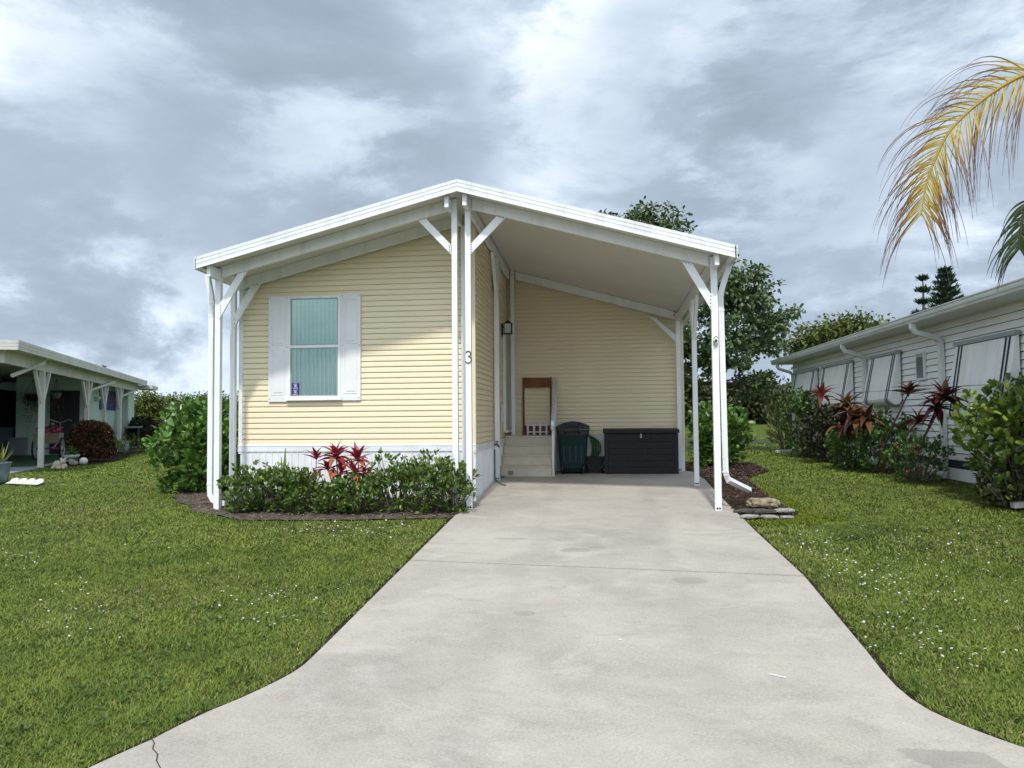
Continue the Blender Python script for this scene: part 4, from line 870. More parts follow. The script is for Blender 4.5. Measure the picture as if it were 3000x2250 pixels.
def awning(y0, y1, zt, zb):
    prof = [(0.03, zt), (0.07, zt-0.015)]; H = zt-zb
    for i in range(9): prof.append((0.07+0.17*i/9, zt-0.015-(H-0.15)*i/9))
    for i in range(9):
        t = math.radians(-8-172*i/8); prof.append((0.135+0.11*math.cos(t), zb+0.13+0.13*math.sin(t)))
    prof.append((0.03, zb+0.12)); n = len(prof)
    A = [(RX-d, y0, z) for d, z in prof]; B = [(RX-d, y1, z) for d, z in prof]
    W = MB().add(A+B, [(i, (i+1) % n, n+(i+1) % n, n+i) for i in range(n)]+[tuple(range(n)), tuple(range(2*n-1, n-1, -1))]).build('awning', AW, RH)
    MB().box(RX-0.095, RX-0.02, y0-0.03, y1+0.03, zt-0.005, zt+0.055).build('awning_rail', RTRIM, W)
    for yc in (y0+0.14, y0+0.24, y1-0.24, y1-0.14):
        S = []
        for d, z in prof[1:20]: S += [(RX-d-0.006, yc-0.025, z-0.003 if d < 0.1 else z), (RX-d-0.006, yc+0.025, z-0.003 if d < 0.1 else z)]
        MB().add(S, [(2*i, 2*i+1, 2*i+3, 2*i+2) for i in range(len(S)//2-1)]).build('stripe', NAVY, W)
    return W
awning(20.95, 23.2, 2.24, 1.20); awning(18.1, 20.35, 2.24, 1.20); awning(15.33, 16.85, 2.22, 1.24); awning(11.15, 12.95, 2.13, 0.95)
NW = MB().box(RX-0.035, RX+0.0, 14.25, 14.62, 1.66, 2.16).build('window', mat('white_frame', (0.68, 0.69, 0.68), 0.5), RH)
MB().box(RX-0.042, RX-0.036, 14.30, 14.57, 1.70, 2.06).build('pane', mat('dark_pane', (0.10, 0.115, 0.125), 0.15, 0.5), NW); MB().box(RX-0.044, RX-0.036, 14.30, 14.57, 2.065, 2.13).build('shade', RTRIM, NW)
MB().tube([(RX-0.05, 10.0, 1.46), (RX-0.42, 11.3, 1.45), (RX-0.43, 12.9, 1.47), (RX-0.40, 15.4, 1.50), (RX-0.40, 16.8, 1.51)], 0.004, 5).build('cable', NAVY, RH)
WG = mat('weathered_white', (0.62, 0.62, 0.58), 0.7, vary=(0.40, 0.39, 0.35), vscale=6)
def lying_spout(label, a, b):
    T = thing('downspout_extension', label, 'downspout', a, 'downspout ends lying on the lawn')
    MB().rect_tube([a, b], 0.10, 0.07, (0, 1, 0)).build('pipe', WG, T)
a = gnd(2655, 1388, 0.04); lying_spout('white downspout end lying in the grass below the ixora shrub', a, (5.55, a.y+0.35, a.z+0.08))
a = gnd(2452, 1336, 0.04); lying_spout('white downspout end lying under the brown ti plant', a, (5.45, a.y+0.6, a.z+0.08))
a = gnd(2966, 1480, 0.05); lying_spout('white downspout end at the right edge of the picture', a, (a.x+0.9, a.y+0.05, a.z+0.06))

# its planting, far to near
def gb(px, py): p = gnd(px, py); return (p.x, p.y, p.z-0.02)
shrub('ginger_clump', 'pale variegated ginger clump at the far end of the white house', 'plant', (5.55, 24.2, -0.02), 0.60, 0.5, 1.7, 170, 9, 0.26, 0.05, LEAF_VAR, 'diamond', zlow=0.15, spread=0.55)
shrub('hibiscus_bush', 'tall dark hibiscus bush below the far awnings', 'bush', (5.2, 20.6, -0.02), 0.58, 0.95, 1.95, 330, 7, 0.10, 0.06, LEAF_DK, 'oval', zlow=0.05, open_=0.6)
FLW = mat('pink_flower', (0.62, 0.10, 0.16), 0.5, transl=0.2)
shrub('croton_bush', 'dark shrub behind the brown ti plant by the white house', 'bush', (5.1, 18.4, -0.02), 0.6, 0.9, 1.3, 300, 7, 0.10, 0.05, LEAF_BLK, 'oval', zlow=0.05, open_=0.6)
def h2(px, py, X, n, L, op): p = aX(px, py, X); return (p.x, p.y, p.z, n, L, op)
ti_plant('pink-tipped ti plant rising above the hibiscus', (5.0, 20.0, 0), [h2(2408, 1160, 4.7, 17, 0.48, 20)], TI_PNK, 0.02)
ti_plant('large orange-brown ti plant with drooping leaves by the white house', (4.9, 17.0, 0), [h2(2478, 1190, 4.7, 20, 0.56, -15), h2(2505, 1220, 4.72, 18, 0.54, -25), h2(2470, 1245, 4.65, 18, 0.52, -30), h2(2540, 1225, 4.85, 16, 0.5, -15)], TI_BRN, 0.022)
ti_plant('dark red ti plant with two heads below the narrow window', (5.0, 14.9, -0.02), [h2(2662, 1150, 4.9, 16, 0.36, 15), h2(2690, 1235, 4.8, 15, 0.36, 0)], TI_DRK, 0.018)
ti_plant('broad dark maroon ti plant beside the middle downspout', (5.2, 13.9, -0.02), [h2(2768, 1165, 5.0, 24, 0.42, -10), h2(2745, 1192, 5.0, 18, 0.40, -20)], TI_DRK, 0.02)
shrub('green_shrub', 'bright green shrub right of the brown ti plant', 'shrub', (4.95, 16.1, -0.02), 0.5, 0.6, 0.98, 260, 8, 0.085, 0.045, LEAF_CL, 'oval', 'green shrubs along the white house', zlow=0.02)
shrub('green_shrub', 'taller dark green shrub under the rounded awning', 'shrub', (5.15, 14.9, -0.02), 0.55, 0.7, 1.15, 260, 7, 0.085, 0.045, LEAF_DK, 'oval', 'green shrubs along the white house', zlow=0.05)
IX = shrub('ixora_shrub', 'thin twiggy shrub with a few small red flowers by the white house', 'shrub', (5.1, 13.2, -0.03), 0.52, 0.6, 0.78, 190, 7, 0.07, 0.035, LEAF_DK, 'oval', zlow=0.02)
for k in range(9):
    p = Vector((5.1+rnd.uniform(-0.45, 0.2), 13.2+rnd.uniform(-0.5, 0.1), rnd.uniform(0.15, 0.6)))
    V, F = leaf_arrays(np.array([p]*7), rand_dirs(7), 0.035, 0.02, 'diamond'); link('flower', np_mesh('flower', V, F, mat('red_flower', (0.55, 0.06, 0.03), 0.5)), IX)
shrub('clusia_bush', 'big yellow-green round-leaved bush at the right edge', 'bush', (5.55, 10.9, -0.14), 0.76, 0.85, 1.74, 470, 8, 0.112, 0.078, LEAF_CLY, 'obovate', 'round-leaved bushes', zlow=0.06, open_=0.42, single=190, single_mesh=CLY_MESH)
shrub('dark_understory', 'dark low shrub at the foot of the yellow-green bush', 'shrub', (5.35, 10.7, -0.15), 0.62, 0.55, 0.55, 130, 7, 0.08, 0.045, LEAF_BLK, 'oval', zlow=0.0)

# ------------------------------------------------------------------ rocks, mulch
ROCK = mat('coral_rock', (0.42, 0.36, 0.26), 0.9, 0.1, vary=(0.16, 0.13, 0.09), vscale=14, detail=8, bump=1.0, bscale=35)
ROCKG = mat('grey_stone', (0.38, 0.37, 0.33), 0.9, 0.1, vary=(0.20, 0.19, 0.16), vscale=10, detail=8, bump=0.8, bscale=30)
def rock(label, px, py, w, d, h, ang, m, dz=0.0):
    p = gnd(px, py); bm = bmesh.new(); bmesh.ops.create_icosphere(bm, subdivisions=3, radius=1.0)
    sd = rnd.uniform(0, 50)
    for v in bm.verts:
        c = v.co.copy(); k = 1+0.16*math.sin(c.x*3.1+sd)+0.12*math.sin(c.y*4.3+c.x*2+sd)+rnd.uniform(-0.07, 0.07)
        q = [math.copysign(abs(t)**0.7, t) for t in c]
        v.co = Vector((q[0]*w/2*k, q[1]*d/2*k, q[2]*h/2*(1+rnd.uniform(-0.2, 0.2))))
    bmesh.ops.rotate(bm, verts=bm.verts, matrix=Matrix.Rotation(ang, 3, 'Z')); bmesh.ops.translate(bm, verts=bm.verts, vec=(p.x, p.y, p.z+h*0.32+dz))
    me = bpy.data.meshes.new('rock'); bm.to_mesh(me); bm.free(); me.materials.append(m); tag(link('rock', me), label, 'rock', 'flat edging stones by the mulch bed')
rock('long pitted tan coral rock on top at the front of the mulch bed', 2238, 1488, 0.46, 0.16, 0.12, -0.10, ROCK, 0.03)
rock('flat dark slab under the tan coral rock', 2222, 1502, 0.50, 0.14, 0.06, -0.08, mat('dark_stone', (0.10, 0.09, 0.075), 0.9, vary=(0.05, 0.045, 0.04), vscale=12, bump=0.7))
rock('small flat slab at the right end of the rock edging', 2300, 1504, 0.22, 0.10, 0.055, -0.05, ROCKG, 0.02)
rock('pale flat stone touching the driveway edge', 2196, 1517, 0.20, 0.11, 0.05, 0.1, ROCKG)
rock('pale flat stone in the middle of the front row of rocks', 2252, 1518, 0.22, 0.10, 0.045, -0.05, ROCKG)
rock('thin flat stone at the right end of the front row of rocks', 2306, 1518, 0.18, 0.07, 0.035, 0.0, ROCKG)
def in_poly(x, y, poly):
    inside = np.zeros(len(x), bool); n = len(poly)
    for i in range(n):
        x1, y1 = poly[i]; x2, y2 = poly[(i+1) % n]
        c = ((y1 > y) != (y2 > y)) & (x < (x2-x1)*(y-y1)/(y2-y1+1e-12)+x1); inside ^= c
    return inside
ZG = lambda y: -0.06*(13.2-np.clip(y, 1.0, 13.2))
def chips(name, poly, n, L, W, m, z0):
    xs = [p[0] for p in poly]; ys = [p[1] for p in poly]
    x = rng.uniform(min(xs), max(xs), n); y = rng.uniform(min(ys), max(ys), n); k = in_poly(x, y, poly); x, y = x[k], y[k]
    d = rand_dirs(len(x)); d[:, 2] *= 0.35
    V, F = leaf_arrays(np.stack([x, y, ZG(y)+z0+rng.uniform(0, 0.015, len(x))], 1), d, L*rng.uniform(0.5, 1.3, len(x)), W, 'diamond', 0.1); stuff(link(name, np_mesh(name, V, F, m)))
chips('mulch_chips', bedR_poly, 9000, 0.06, 0.018, mat('mulch_chip', (0.1, 0.06, 0.045), 0.9, 0.1, island_cols=[(0.025, 0.015, 0.011), (0.055, 0.034, 0.026), (0.085, 0.058, 0.046), (0.18, 0.15, 0.13)]), -0.006)
chips('leaf_litter', bedL_poly, 5000, 0.045, 0.016, mat('litter', (0.1, 0.08, 0.06), 0.9, 0.1, island_cols=[(0.04, 0.03, 0.022), (0.10, 0.075, 0.055), (0.17, 0.14, 0.10), (0.28, 0.24, 0.18)]), -0.006)
for o in col.objects:
    if o.name == 'mulch_chips': tag(o, 'brown wood mulch covering the bed right of the carport', 'mulch')
    if o.name == 'leaf_litter': tag(o, 'dry leaf litter on the bare soil under the front hedge', 'litter')

# ------------------------------------------------------------------ mint green neighbour house on the left
TH = math.radians(-24.05); LO = Vector((-13.02, 16.66, 0.0)); LE = Vector((math.sin(TH), math.cos(TH), 0)); LNN = Vector((-LE.y, LE.x, 0))
def LP(s, t, z): p = LO+LE*s+LNN*t; return Vector((p.x, p.y, z))
def Ls(px, py, t, s0=0.0):              # pixel -> (s, z) on the vertical plane t metres inside the eave line
    v = Vector(ray(px, py)); o = Vector((0, 0, CAMZ)); q = LO+LNN*t; k = (q-o).dot(LNN)/v.dot(LNN); p = o+v*k; return ((p-LO).dot(LE), p.z)
def lbox(m, s0, s1, t0, t1, z0, z1):
    q = [LP(s, t, z) for z in (z0, z1) for s, t in ((s0, t0), (s1, t0), (s1, t1), (s0, t1))]
    return m.add(q, [(0, 3, 2, 1), (4, 5, 6, 7), (0, 1, 5, 4), (1, 2, 6, 5), (2, 3, 7, 6), (3, 0, 4, 7)])
zft = (Ls(122, 1017, -0.35)[1]+Ls(56, 999, -0.36)[1])/2; SF = Ls(54, 1000, -0.36)[0]; zfb2 = zft-0.19
LH = thing('mint_house', 'pale mint house with a deep white open carport on the left', 'house', LP(6, 0, 0))
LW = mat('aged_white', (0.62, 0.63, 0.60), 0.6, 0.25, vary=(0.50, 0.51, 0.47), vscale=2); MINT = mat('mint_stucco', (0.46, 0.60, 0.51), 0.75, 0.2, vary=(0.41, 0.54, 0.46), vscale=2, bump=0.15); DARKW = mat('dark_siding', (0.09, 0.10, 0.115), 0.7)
END = 13.6; SB = Ls(371, 1200, 0.1)[0]
lbox(MB(), SF+0.03, END, -0.35, 6.5, zfb2+0.03, zft).build('roof', LW, LH)
for k in range(3):
    lbox(MB(), SF+0.01, END+0.01, -0.36-0.004*k, -0.352, zfb2+0.066*k, zfb2+0.062+0.066*k).build('fascia_rib', LW, LH); lbox(MB(), SF, SF+0.029, -0.352, 6.5, zfb2+0.066*k, zfb2+0.062+0.066*k).build('fascia_rib', LW, LH)
lbox(MB(), END+0.02, END+1.7, -0.55, 5.5, zfb2-0.12, zfb2+0.02).build('rear_roof', LW, LH)
lbox(MB(), SF+0.3, END-0.1, -0.04, 0.04, zfb2-0.24, zfb2+0.028).build('beam', LW, LH)
for s in (-4.3, 0.0, 4.65, 7.1, 9.75):
    if s < -2: continue
    p = lbox(MB(), s-0.055, s+0.055, -0.055, 0.055, -0.02, zfb2-0.242).build('post', LW, LH)
    for q in (-1, 1): MB().rect_tube([LP(s+0.05*q, 0, zfb2-0.98), LP(s+0.60*q, 0, zfb2-0.245)], 0.06, 0.09, LNN).build('brace', LW, p)
p = lbox(MB(), -0.055, 0.055, 3.1, 3.2, -0.02, zfb2-0.02).build('post', LW, LH)
for q in (-1, 1): MB().rect_tube([LP(0.05*q, 3.15, zfb2-0.75), LP(0.35*q, 3.15, zfb2-0.03)], 0.06, 0.07, LNN).build('brace', LW, p)
# mint shed walls: front of the shed, side wall under the eave, end bay
lbox(MB(), 7.3, SB, 0.5, 0.6, 0, zfb2+0.02).build('shed_side', MINT, LH)
lbox(MB(), 7.2, 7.3, 0.5, 2.5, 0, zfb2+0.02).build('shed_front', MINT, LH)
lbox(MB(), SB, END-0.05, 0.1, 5.0, 0, zfb2+0.02).build('end_bay', MINT, LH)
lbox(MB(), SB-0.03, SB+0.05, 0.03, 0.099, 0, zfb2).build('corner_trim', LW, LH)
DR = lbox(MB(), 7.17, 7.199, 0.72, 1.55, 0.03, 2.05).build('door', mat('dark_door', (0.02, 0.021, 0.028), 0.5), LH)
lbox(MB(), 7.14, 7.17, 1.42, 1.50, 0.95, 1.02).build('door_handle', LW, DR)
MB().tube([LP(-0.9, -0.30, zfb2+0.02), LP(-0.9, -0.26, zfb2-0.10), LP(-1.2, 0.05, zfb2-0.30), LP(-1.9, 0.08, zfb2-0.44)], 0.045, 8).build('downspout', LW, LH)
MB().tube([LP(7.7, -0.30, zfb2), LP(7.7, -0.2, zfb2-0.12), LP(4.95, 0.09, zfb2-0.55), LP(4.85, 0.09, zfb2-0.75), LP(4.85, 0.09, 0.3)], 0.045, 8).build('downspout', LW, LH)
MB().tube([LP(13.2, -0.30, zfb2), LP(13.2, -0.1, zfb2-0.15), LP(10.1, 0.03, zfb2-0.55), LP(9.98, 0.0, zfb2-0.8), LP(9.98, 0.0, 0.1)], 0.04, 8).build('downspout', LW, LH)
# house proper, left of the carport
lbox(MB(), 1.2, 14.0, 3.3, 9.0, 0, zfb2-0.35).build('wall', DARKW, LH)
w = lbox(MB(), 1.15, 1.199, 3.6, 4.6, 0.9, 2.1).build('window', LW, LH); lbox(MB(), 1.13, 1.149, 3.68, 4.52, 1.0, 2.02).build('pane', mat('porch_pane', (0.05, 0.06, 0.07), 0.1, 0.5), w)
lbox(MB(), -2.4, 7.2, 0.0, 4.6, -0.10, 0.0).build('porch_floor', mat('porch_concrete', (0.30, 0.31, 0.33), 0.85, vary=(0.24, 0.25, 0.26), vscale=3), LH)
lbox(MB(), 0.3, 7.1, 0.25, 4.4, 0.001, 0.010).build('green_carpet', mat('porch_carpet', (0.02, 0.07, 0.03), 0.95), LH)
# banner on the wall
s0, z0 = Ls(292, 1200, 0.48); s1, z1 = Ls(352, 1155, 0.48)
BA = thing('wall_banner', 'blue banner with pink lettering on the mint wall', 'banner', LP(s0, 0.49, z0))
lbox(MB(), s0, s1, 0.475, 0.498, z0, z1+0.06).build('cloth', mat('banner_blue', (0.02, 0.05, 0.17), 0.7), BA)
PKB = mat('banner_pink', (0.42, 0.12, 0.16), 0.7)
for r in range(2):
    P = []
    for i in range(26):
        u = i/25; P.append(LP(s0+(s1-s0)*(0.36+0.55*u+0.08*r), 0.465, z0+(z1-z0)*(0.70-0.32*r)+0.06*math.sin(u*19+r)+0.02*math.sin(u*43)))
    MB().tube(P, 0.016, 5).build('script_line', PKB, BA)

# things in and around the neighbour's carport
def at_s(px, t): return Ls(px, 1300, t)[0]
def pot(prof, c, m, parent, name='pot'): return MB().lathe(prof, c, 18).build(name, m, parent, smooth=True)
def hanging(label, s, t, ztop, zp, r, h, m, leafm, n, droop, cat='hanging basket'):
    c = LP(s, t, zp); T = thing('hanging_pot', label, cat, c, 'pots hanging in the neighbour carport')
    pot([(r*0.55, 0), (r*0.9, h*0.7), (r, h), (r*0.9, h), (r*0.7, h*0.8)], c, m, T)
    for k in range(3):
        a = 2.1*k; MB().tube([c+Vector((r*0.95*math.cos(a), r*0.95*math.sin(a), h)), LP(s, t, ztop)], 0.006, 4).build('wire', SCREW, T)
    if n:
        P = np.array(c)+np.array([0, 0, h])+rng.normal(0, r*0.6, (n, 3))*np.array([1, 1, 0.4]); P[:, 2] -= np.abs(rng.normal(0, droop, n))
        V, F = leaf_arrays(P, rand_dirs(n), 0.08, 0.035, 'diamond'); stuff(link('foliage', np_mesh('foliage', V, F, leafm), T))
hanging('white hanging pot by the blue banner', *(lambda q: (q[0], 0.45))(Ls(283, 1170, 0.45)), zfb2-0.1, Ls(283, 1176, 0.45)[1], 0.14, 0.16, LW, LEAF_OL, 0, 0)
hanging('grey hanging pot with trailing dry vine in front of the shed', *(lambda q: (q[0], 1.2))(Ls(165, 1165, 1.2)), zfb2-0.1, Ls(165, 1168, 1.2)[1], 0.15, 0.18, mat('pot_grey', (0.22, 0.27, 0.27), 0.6), mat('dry_vine', (0.12, 0.06, 0.04), 0.8, island_cols=[(0.08, 0.04, 0.025), (0.16, 0.08, 0.05), (0.06, 0.07, 0.02)]), 260, 0.5)
hanging('brown hanging basket full of yellow-green leaves', *(lambda q: (q[0], 2.0))(Ls(95, 1170, 2.0)), zfb2-0.1, Ls(95, 1175, 2.0)[1], 0.22, 0.2, mat('basket_brown', (0.05, 0.03, 0.028), 0.8), LEAF_OL, 320, 0.35)
s, z = Ls(222, 1122, 0.9)
WC = thing('wind_chime', 'wind chime with three silver tubes hanging in the carport', 'wind chime', LP(s, 0.9, z-0.6))
MB().lathe([(0.02, 0), (0.10, 0), (0.10, 0.03), (0.02, 0.03)], LP(s, 0.9, z), 12).build('disc', SCREW, WC)
for k, L in ((-1, 0.52), (0, 0.46), (1, 0.42)): MB().tube([LP(s+0.07*k, 0.9, z-0.03), LP(s+0.07*k, 0.9, z-L)], 0.014, 8).build('chime_tube', mat('chime_steel', (0.62, 0.63, 0.62), 0.3, metal=0.5), WC)
MB().tube([LP(s, 0.9, z+0.03), LP(s, 0.9, zfb2)], 0.005, 4).build('cord', SCREW, WC)
# adult tricycle with flowers in its basket
s, _ = Ls(150, 1300, 0.75)
TC = thing('tricycle', 'pink adult tricycle with flower basket parked behind the carport post', 'tricycle', LP(s, 0.75, 0))
PINK = mat('trike_pink', (0.33, 0.03, 0.15), 0.4); TYRE = mat('tyre', (0.012, 0.012, 0.013), 0.8); STEEL = mat('trike_steel', (0.5, 0.5, 0.52), 0.35, metal=0.6)
def wheel(cs, ct, r, nm='wheel'):
    c = LP(cs, ct, r); P = []; S = MB()
    for i in range(25): a = 2*math.pi*i/24; P.append(c+LE*math.cos(a)*(r-0.025)+Vector((0, 0, math.sin(a)*(r-0.025))))
    W = MB().tube(P, 0.025, 8, False).build(nm, TYRE, TC, smooth=True)
    P2 = [c+(q-c)*0.91 for q in P]; MB().tube(P2, 0.012, 6, False).build('rim', STEEL, W, smooth=True)
    for i in range(12):
        a = 2*math.pi*i/12; S.tube([c, c+(LE*math.cos(a)+Vector((0, 0, math.sin(a))))*(r-0.05)], 0.004, 3, False)
    S.build('spokes', STEEL, W); MB().lathe([(0.0, -0.03), (0.03, -0.03), (0.03, 0.03), (0, 0.03)], c, 8).build('hub', STEEL, W)
wheel(s+1.15, 0.75, 0.31); wheel(s-0.25, 0.42, 0.31); wheel(s-0.25, 1.08, 0.31)
MB().tube([LP(s-0.25, 0.44, 0.31), LP(s-0.25, 1.06, 0.31)], 0.02, 8).tube([LP(s-0.25, 0.75, 0.31), LP(s+0.25, 0.75, 0.32), LP(s+0.6, 0.75, 0.45), LP(s+0.95, 0.75, 0.72)], 0.025, 8).tube([LP(s+0.28, 0.75, 0.34), LP(s+0.18, 0.75, 0.86)], 0.02, 8).tube([LP(s+1.15, 0.75, 0.31), LP(s+0.98, 0.75, 0.70), LP(s+0.92, 0.75, 1.0)], 0.02, 8).build('frame', PINK, TC, smooth=True)
MB().tube([LP(s+0.72, 0.42, 1.08), LP(s+0.85, 0.5, 1.12), LP(s+0.92, 0.75, 1.02), LP(s+0.85, 1.0, 1.12), LP(s+0.72, 1.08, 1.08)], 0.014, 8).build('handlebar', STEEL, TC, smooth=True)
lbox(MB(), s+0.03, s+0.32, 0.63, 0.87, 0.87, 0.95).build('saddle', TYRE, TC, bevel=0.03)
BK = lbox(lbox(lbox(lbox(MB(), s-0.52, s+0.0, 0.44, 0.455, 0.46, 0.74), s-0.52, s+0.0, 1.045, 1.06, 0.46, 0.74), s-0.52, s-0.505, 0.455, 1.045, 0.46, 0.74), s-0.015, s+0.0, 0.455, 1.045, 0.46, 0.74)
lbox(BK, s-0.505, s-0.015, 0.455, 1.045, 0.46, 0.475).build('basket', mat('wicker', (0.20, 0.17, 0.11), 0.8), TC)
P = np.array([LP(s-0.26+rnd.uniform(-0.26, 0.26), 0.75+rnd.uniform(-0.3, 0.3), 0.74+rnd.uniform(0, 0.16)) for _ in range(160)])
V, F = leaf_arrays(P, rand_dirs(160), 0.07, 0.06, 'diamond'); stuff(link('flowers', np_mesh('flowers', V, F, mat('pink_blossom', (0.5, 0.06, 0.12), 0.6, island_cols=[(0.5, 0.05, 0.10), (0.38, 0.03, 0.14), (0.05, 0.10, 0.03)])), TC))
# storage crates and cupboard at the back of the carport
for k, (px, t, w, h, c, lab) in enumerate(((58, 2.4, 0.62, 0.52, (0.20, 0.23, 0.24), 'grey storage crate on the green carpet, left of the tricycle'), (86, 2.2, 0.55, 0.50, (0.26, 0.30, 0.31), 'pale grey storage crate behind the tricycle wheel'), (20, 2.9, 0.50, 0.85, (0.13, 0.16, 0.21), 'blue-grey plastic bin at the back of the carport'))):
    s, _ = Ls(px, 1310, t); T = thing('storage_crate', lab, 'crate', LP(s, t, 0), 'storage crates in the neighbour carport'); M_ = mat('crate_%d' % k, c, 0.6)
    lbox(MB(), s-w/2, s+w/2, t-0.25, t+0.25, 0.012, h).build('body', M_, T, bevel=0.02); lbox(MB(), s-w/2-0.02, s+w/2+0.02, t-0.27, t+0.27, h+0.001, h+0.05).build('lid', M_, T, bevel=0.01)
s, _ = Ls(52, 1250, 3.6)
CP = thing('ladder', 'grey step ladder leaning by the dark house wall', 'ladder', LP(s, 3.6, 0))
for q in (-0.2, 0.2): MB().rect_tube([LP(s-0.2, 3.6+q, 0.01), LP(s+0.2, 3.6+q, 2.2)], 0.05, 0.04, LNN).build('rail', STEEL, CP)
for k in range(6): lbox(MB(), s-0.18+0.06*k, s-0.10+0.06*k, 3.42, 3.78, 0.3+0.33*k, 0.33+0.33*k).build('rung', STEEL, CP)

# round red bush and neighbours' border
def ball_bush(label, px, py, t, rx, h, m, n=9000):
    s, _ = Ls(px, py, t); b = LP(s, t, -0.02); R = thing('clipped_bush', label, 'bush', b, 'clipped bushes by the mint house')
    d = rand_dirs(n, -0.75); r = (0.80+rng.random(n)*0.20)*(1+0.05*np.sin(d[:, 0]*5+d[:, 2]*4)); q = np.sign(d)*np.abs(d)**0.8
    P = np.array(b)+np.stack([q[:, 0]*rx*r, q[:, 1]*rx*r, h*0.5+q[:, 2]*h*0.5*r], 1)
    V, F = leaf_arrays(P, norm(d*0.7+rand_dirs(n)), 0.085, 0.05, 'diamond'); stuff(link('foliage', np_mesh('foliage', V, F, m), R))
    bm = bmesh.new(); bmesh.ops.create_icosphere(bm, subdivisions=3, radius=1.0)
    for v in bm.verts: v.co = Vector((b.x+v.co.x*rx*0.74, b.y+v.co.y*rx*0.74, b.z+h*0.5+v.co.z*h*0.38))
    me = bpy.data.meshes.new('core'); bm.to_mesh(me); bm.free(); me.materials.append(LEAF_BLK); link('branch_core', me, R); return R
ball_bush('round clipped reddish bush in front of the mint carport', 268, 1350, -0.6, 0.50, 1.08, LEAF_RED)
ball_bush('dark clipped bush at the far corner of the mint house', 430, 1295, -0.6, 0.66, 1.25, LEAF_BLK, 8000)
BORD = struct(sheet('border_bed', [tuple(LP(s, t, 0)[:2]) for s, t in ((0.25, -0.15), (0.35, -0.75), (2.2, -1.15), (4.0, -1.1), (7, -0.9), (10, -1.0), (10, 0.0), (3, -0.02), (0.25, 0.2))], DSOIL, -0.008))
ORN = mat('ornament_cream', (0.52, 0.46, 0.38), 0.8, vary=(0.40, 0.34, 0.27), vscale=8)
def ball(mb, c, r, sx=1, sy=1, sz=1): return mb.lathe([(max(r*math.sin(math.pi*i/10), 0.0005), -r*sz*math.cos(math.pi*i/10)) for i in range(11)], c, 14, 'Z', sx, sy)
s, _ = Ls(178, 1362, -0.65); c = LP(s, -0.65, 0.0)
OD = thing('garden_ornament', 'cream stone animal ornament in the border near the carport post', 'ornament', c)
ball(MB(), c+Vector((-0.08, 0, 0.09)), 0.095, 1.1, 0.8, 1.0).build('body', ORN, OD, smooth=True); ball(MB(), c+Vector((0.08, 0.0, 0.06)), 0.065, 1.1, 0.9).build('hindquarter', ORN, OD, smooth=True); ball(MB(), c+Vector((0.07, -0.02, 0.17)), 0.06).build('head', ORN, OD, smooth=True)
for dx in (0.02, 0.12): ball(MB(), c+Vector((dx, -0.02, 0.225)), 0.026).build('ear', ORN, OD, smooth=True)
for dx in (-0.14, -0.02, 0.04, 0.12): ball(MB(), c+Vector((dx, -0.07, 0.03)), 0.035).build('paw', ORN, OD, smooth=True)
s, _ = Ls(245, 1352, -0.75); c = LP(s, -0.75, 0.0); wb_ = thing('white_ball', 'white round stone ball beside the reddish bush', 'ornament', c); ball(MB(), c+Vector((0, 0, 0.08)), 0.095).build('ball', mat('ball_white', (0.66, 0.65, 0.62), 0.7), wb_, smooth=True)
s, _ = Ls(218, 1355, -0.6); c = LP(s, -0.6, 0); tag(ball(MB(), c+Vector((0, 0, 0.05)), 0.075, 1.3, 1, 0.8).build('border_stone', ROCKG, None, smooth=True), 'grey stone between the animal ornament and the white ball', 'stone')
s, _ = Ls(210, 1335, -0.35); c = LP(s, -0.35, 0.0)
PL = thing('planter_bowl', 'white oval planter bowl with small flowers in the border', 'planter', c); MB().lathe([(0.08, 0), (0.15, 0.03), (0.19, 0.09), (0.18, 0.10), (0.12, 0.07)], c+Vector((0, 0, 0.12)), 18).lathe([(0.06, 0), (0.05, 0.13)], c, 12).build('bowl', LW, PL, smooth=True)
P = np.array(c)+np.array([0, 0, 0.27])+rng.normal(0, 0.08, (150, 3)); V, F = leaf_arrays(P, rand_dirs(150, -0.2), 0.09, 0.03, 'diamond'); stuff(link('foliage', np_mesh('foliage', V, F, LEAF_DK), PL))
s, _ = Ls(326, 1335, -0.55); c = LP(s, -0.55, 0.0)
TP = thing('terracotta_pot', 'terracotta pot with green plant right of the reddish bush', 'pot', c); pot([(0.12, 0), (0.17, 0.24), (0.19, 0.25), (0.19, 0.29), (0.16, 0.29), (0.15, 0.25)], c, mat('terracotta', (0.24, 0.065, 0.03), 0.8, vary=(0.17, 0.05, 0.025), vscale=6), TP)
P = np.array(c)+np.array([0, 0, 0.36])+rng.normal(0, 0.09, (120, 3)); V, F = leaf_arrays(P, rand_dirs(120, -0.2), 0.16, 0.06, 'oval'); stuff(link('foliage', np_mesh('foliage', V, F, LEAF_CL), TP))
s, _ = Ls(390, 1300, -0.2); c = LP(s, -0.2, 0)
BE = thing('patio_table', 'small dark patio table at the far end of the mint house', 'table', c)
lbox(MB(), s-0.9, s+0.6, -0.55, 0.0, 0.80, 0.86).build('table_top', mat('table_grey', (0.20, 0.21, 0.23), 0.5), BE)
for a in (-0.8, 0.5):
    for b in (-0.5, -0.06): lbox(MB(), s+a-0.03, s+a+0.03, b-0.03, b+0.03, 0.0, 0.799).build('leg', SCREW, BE)
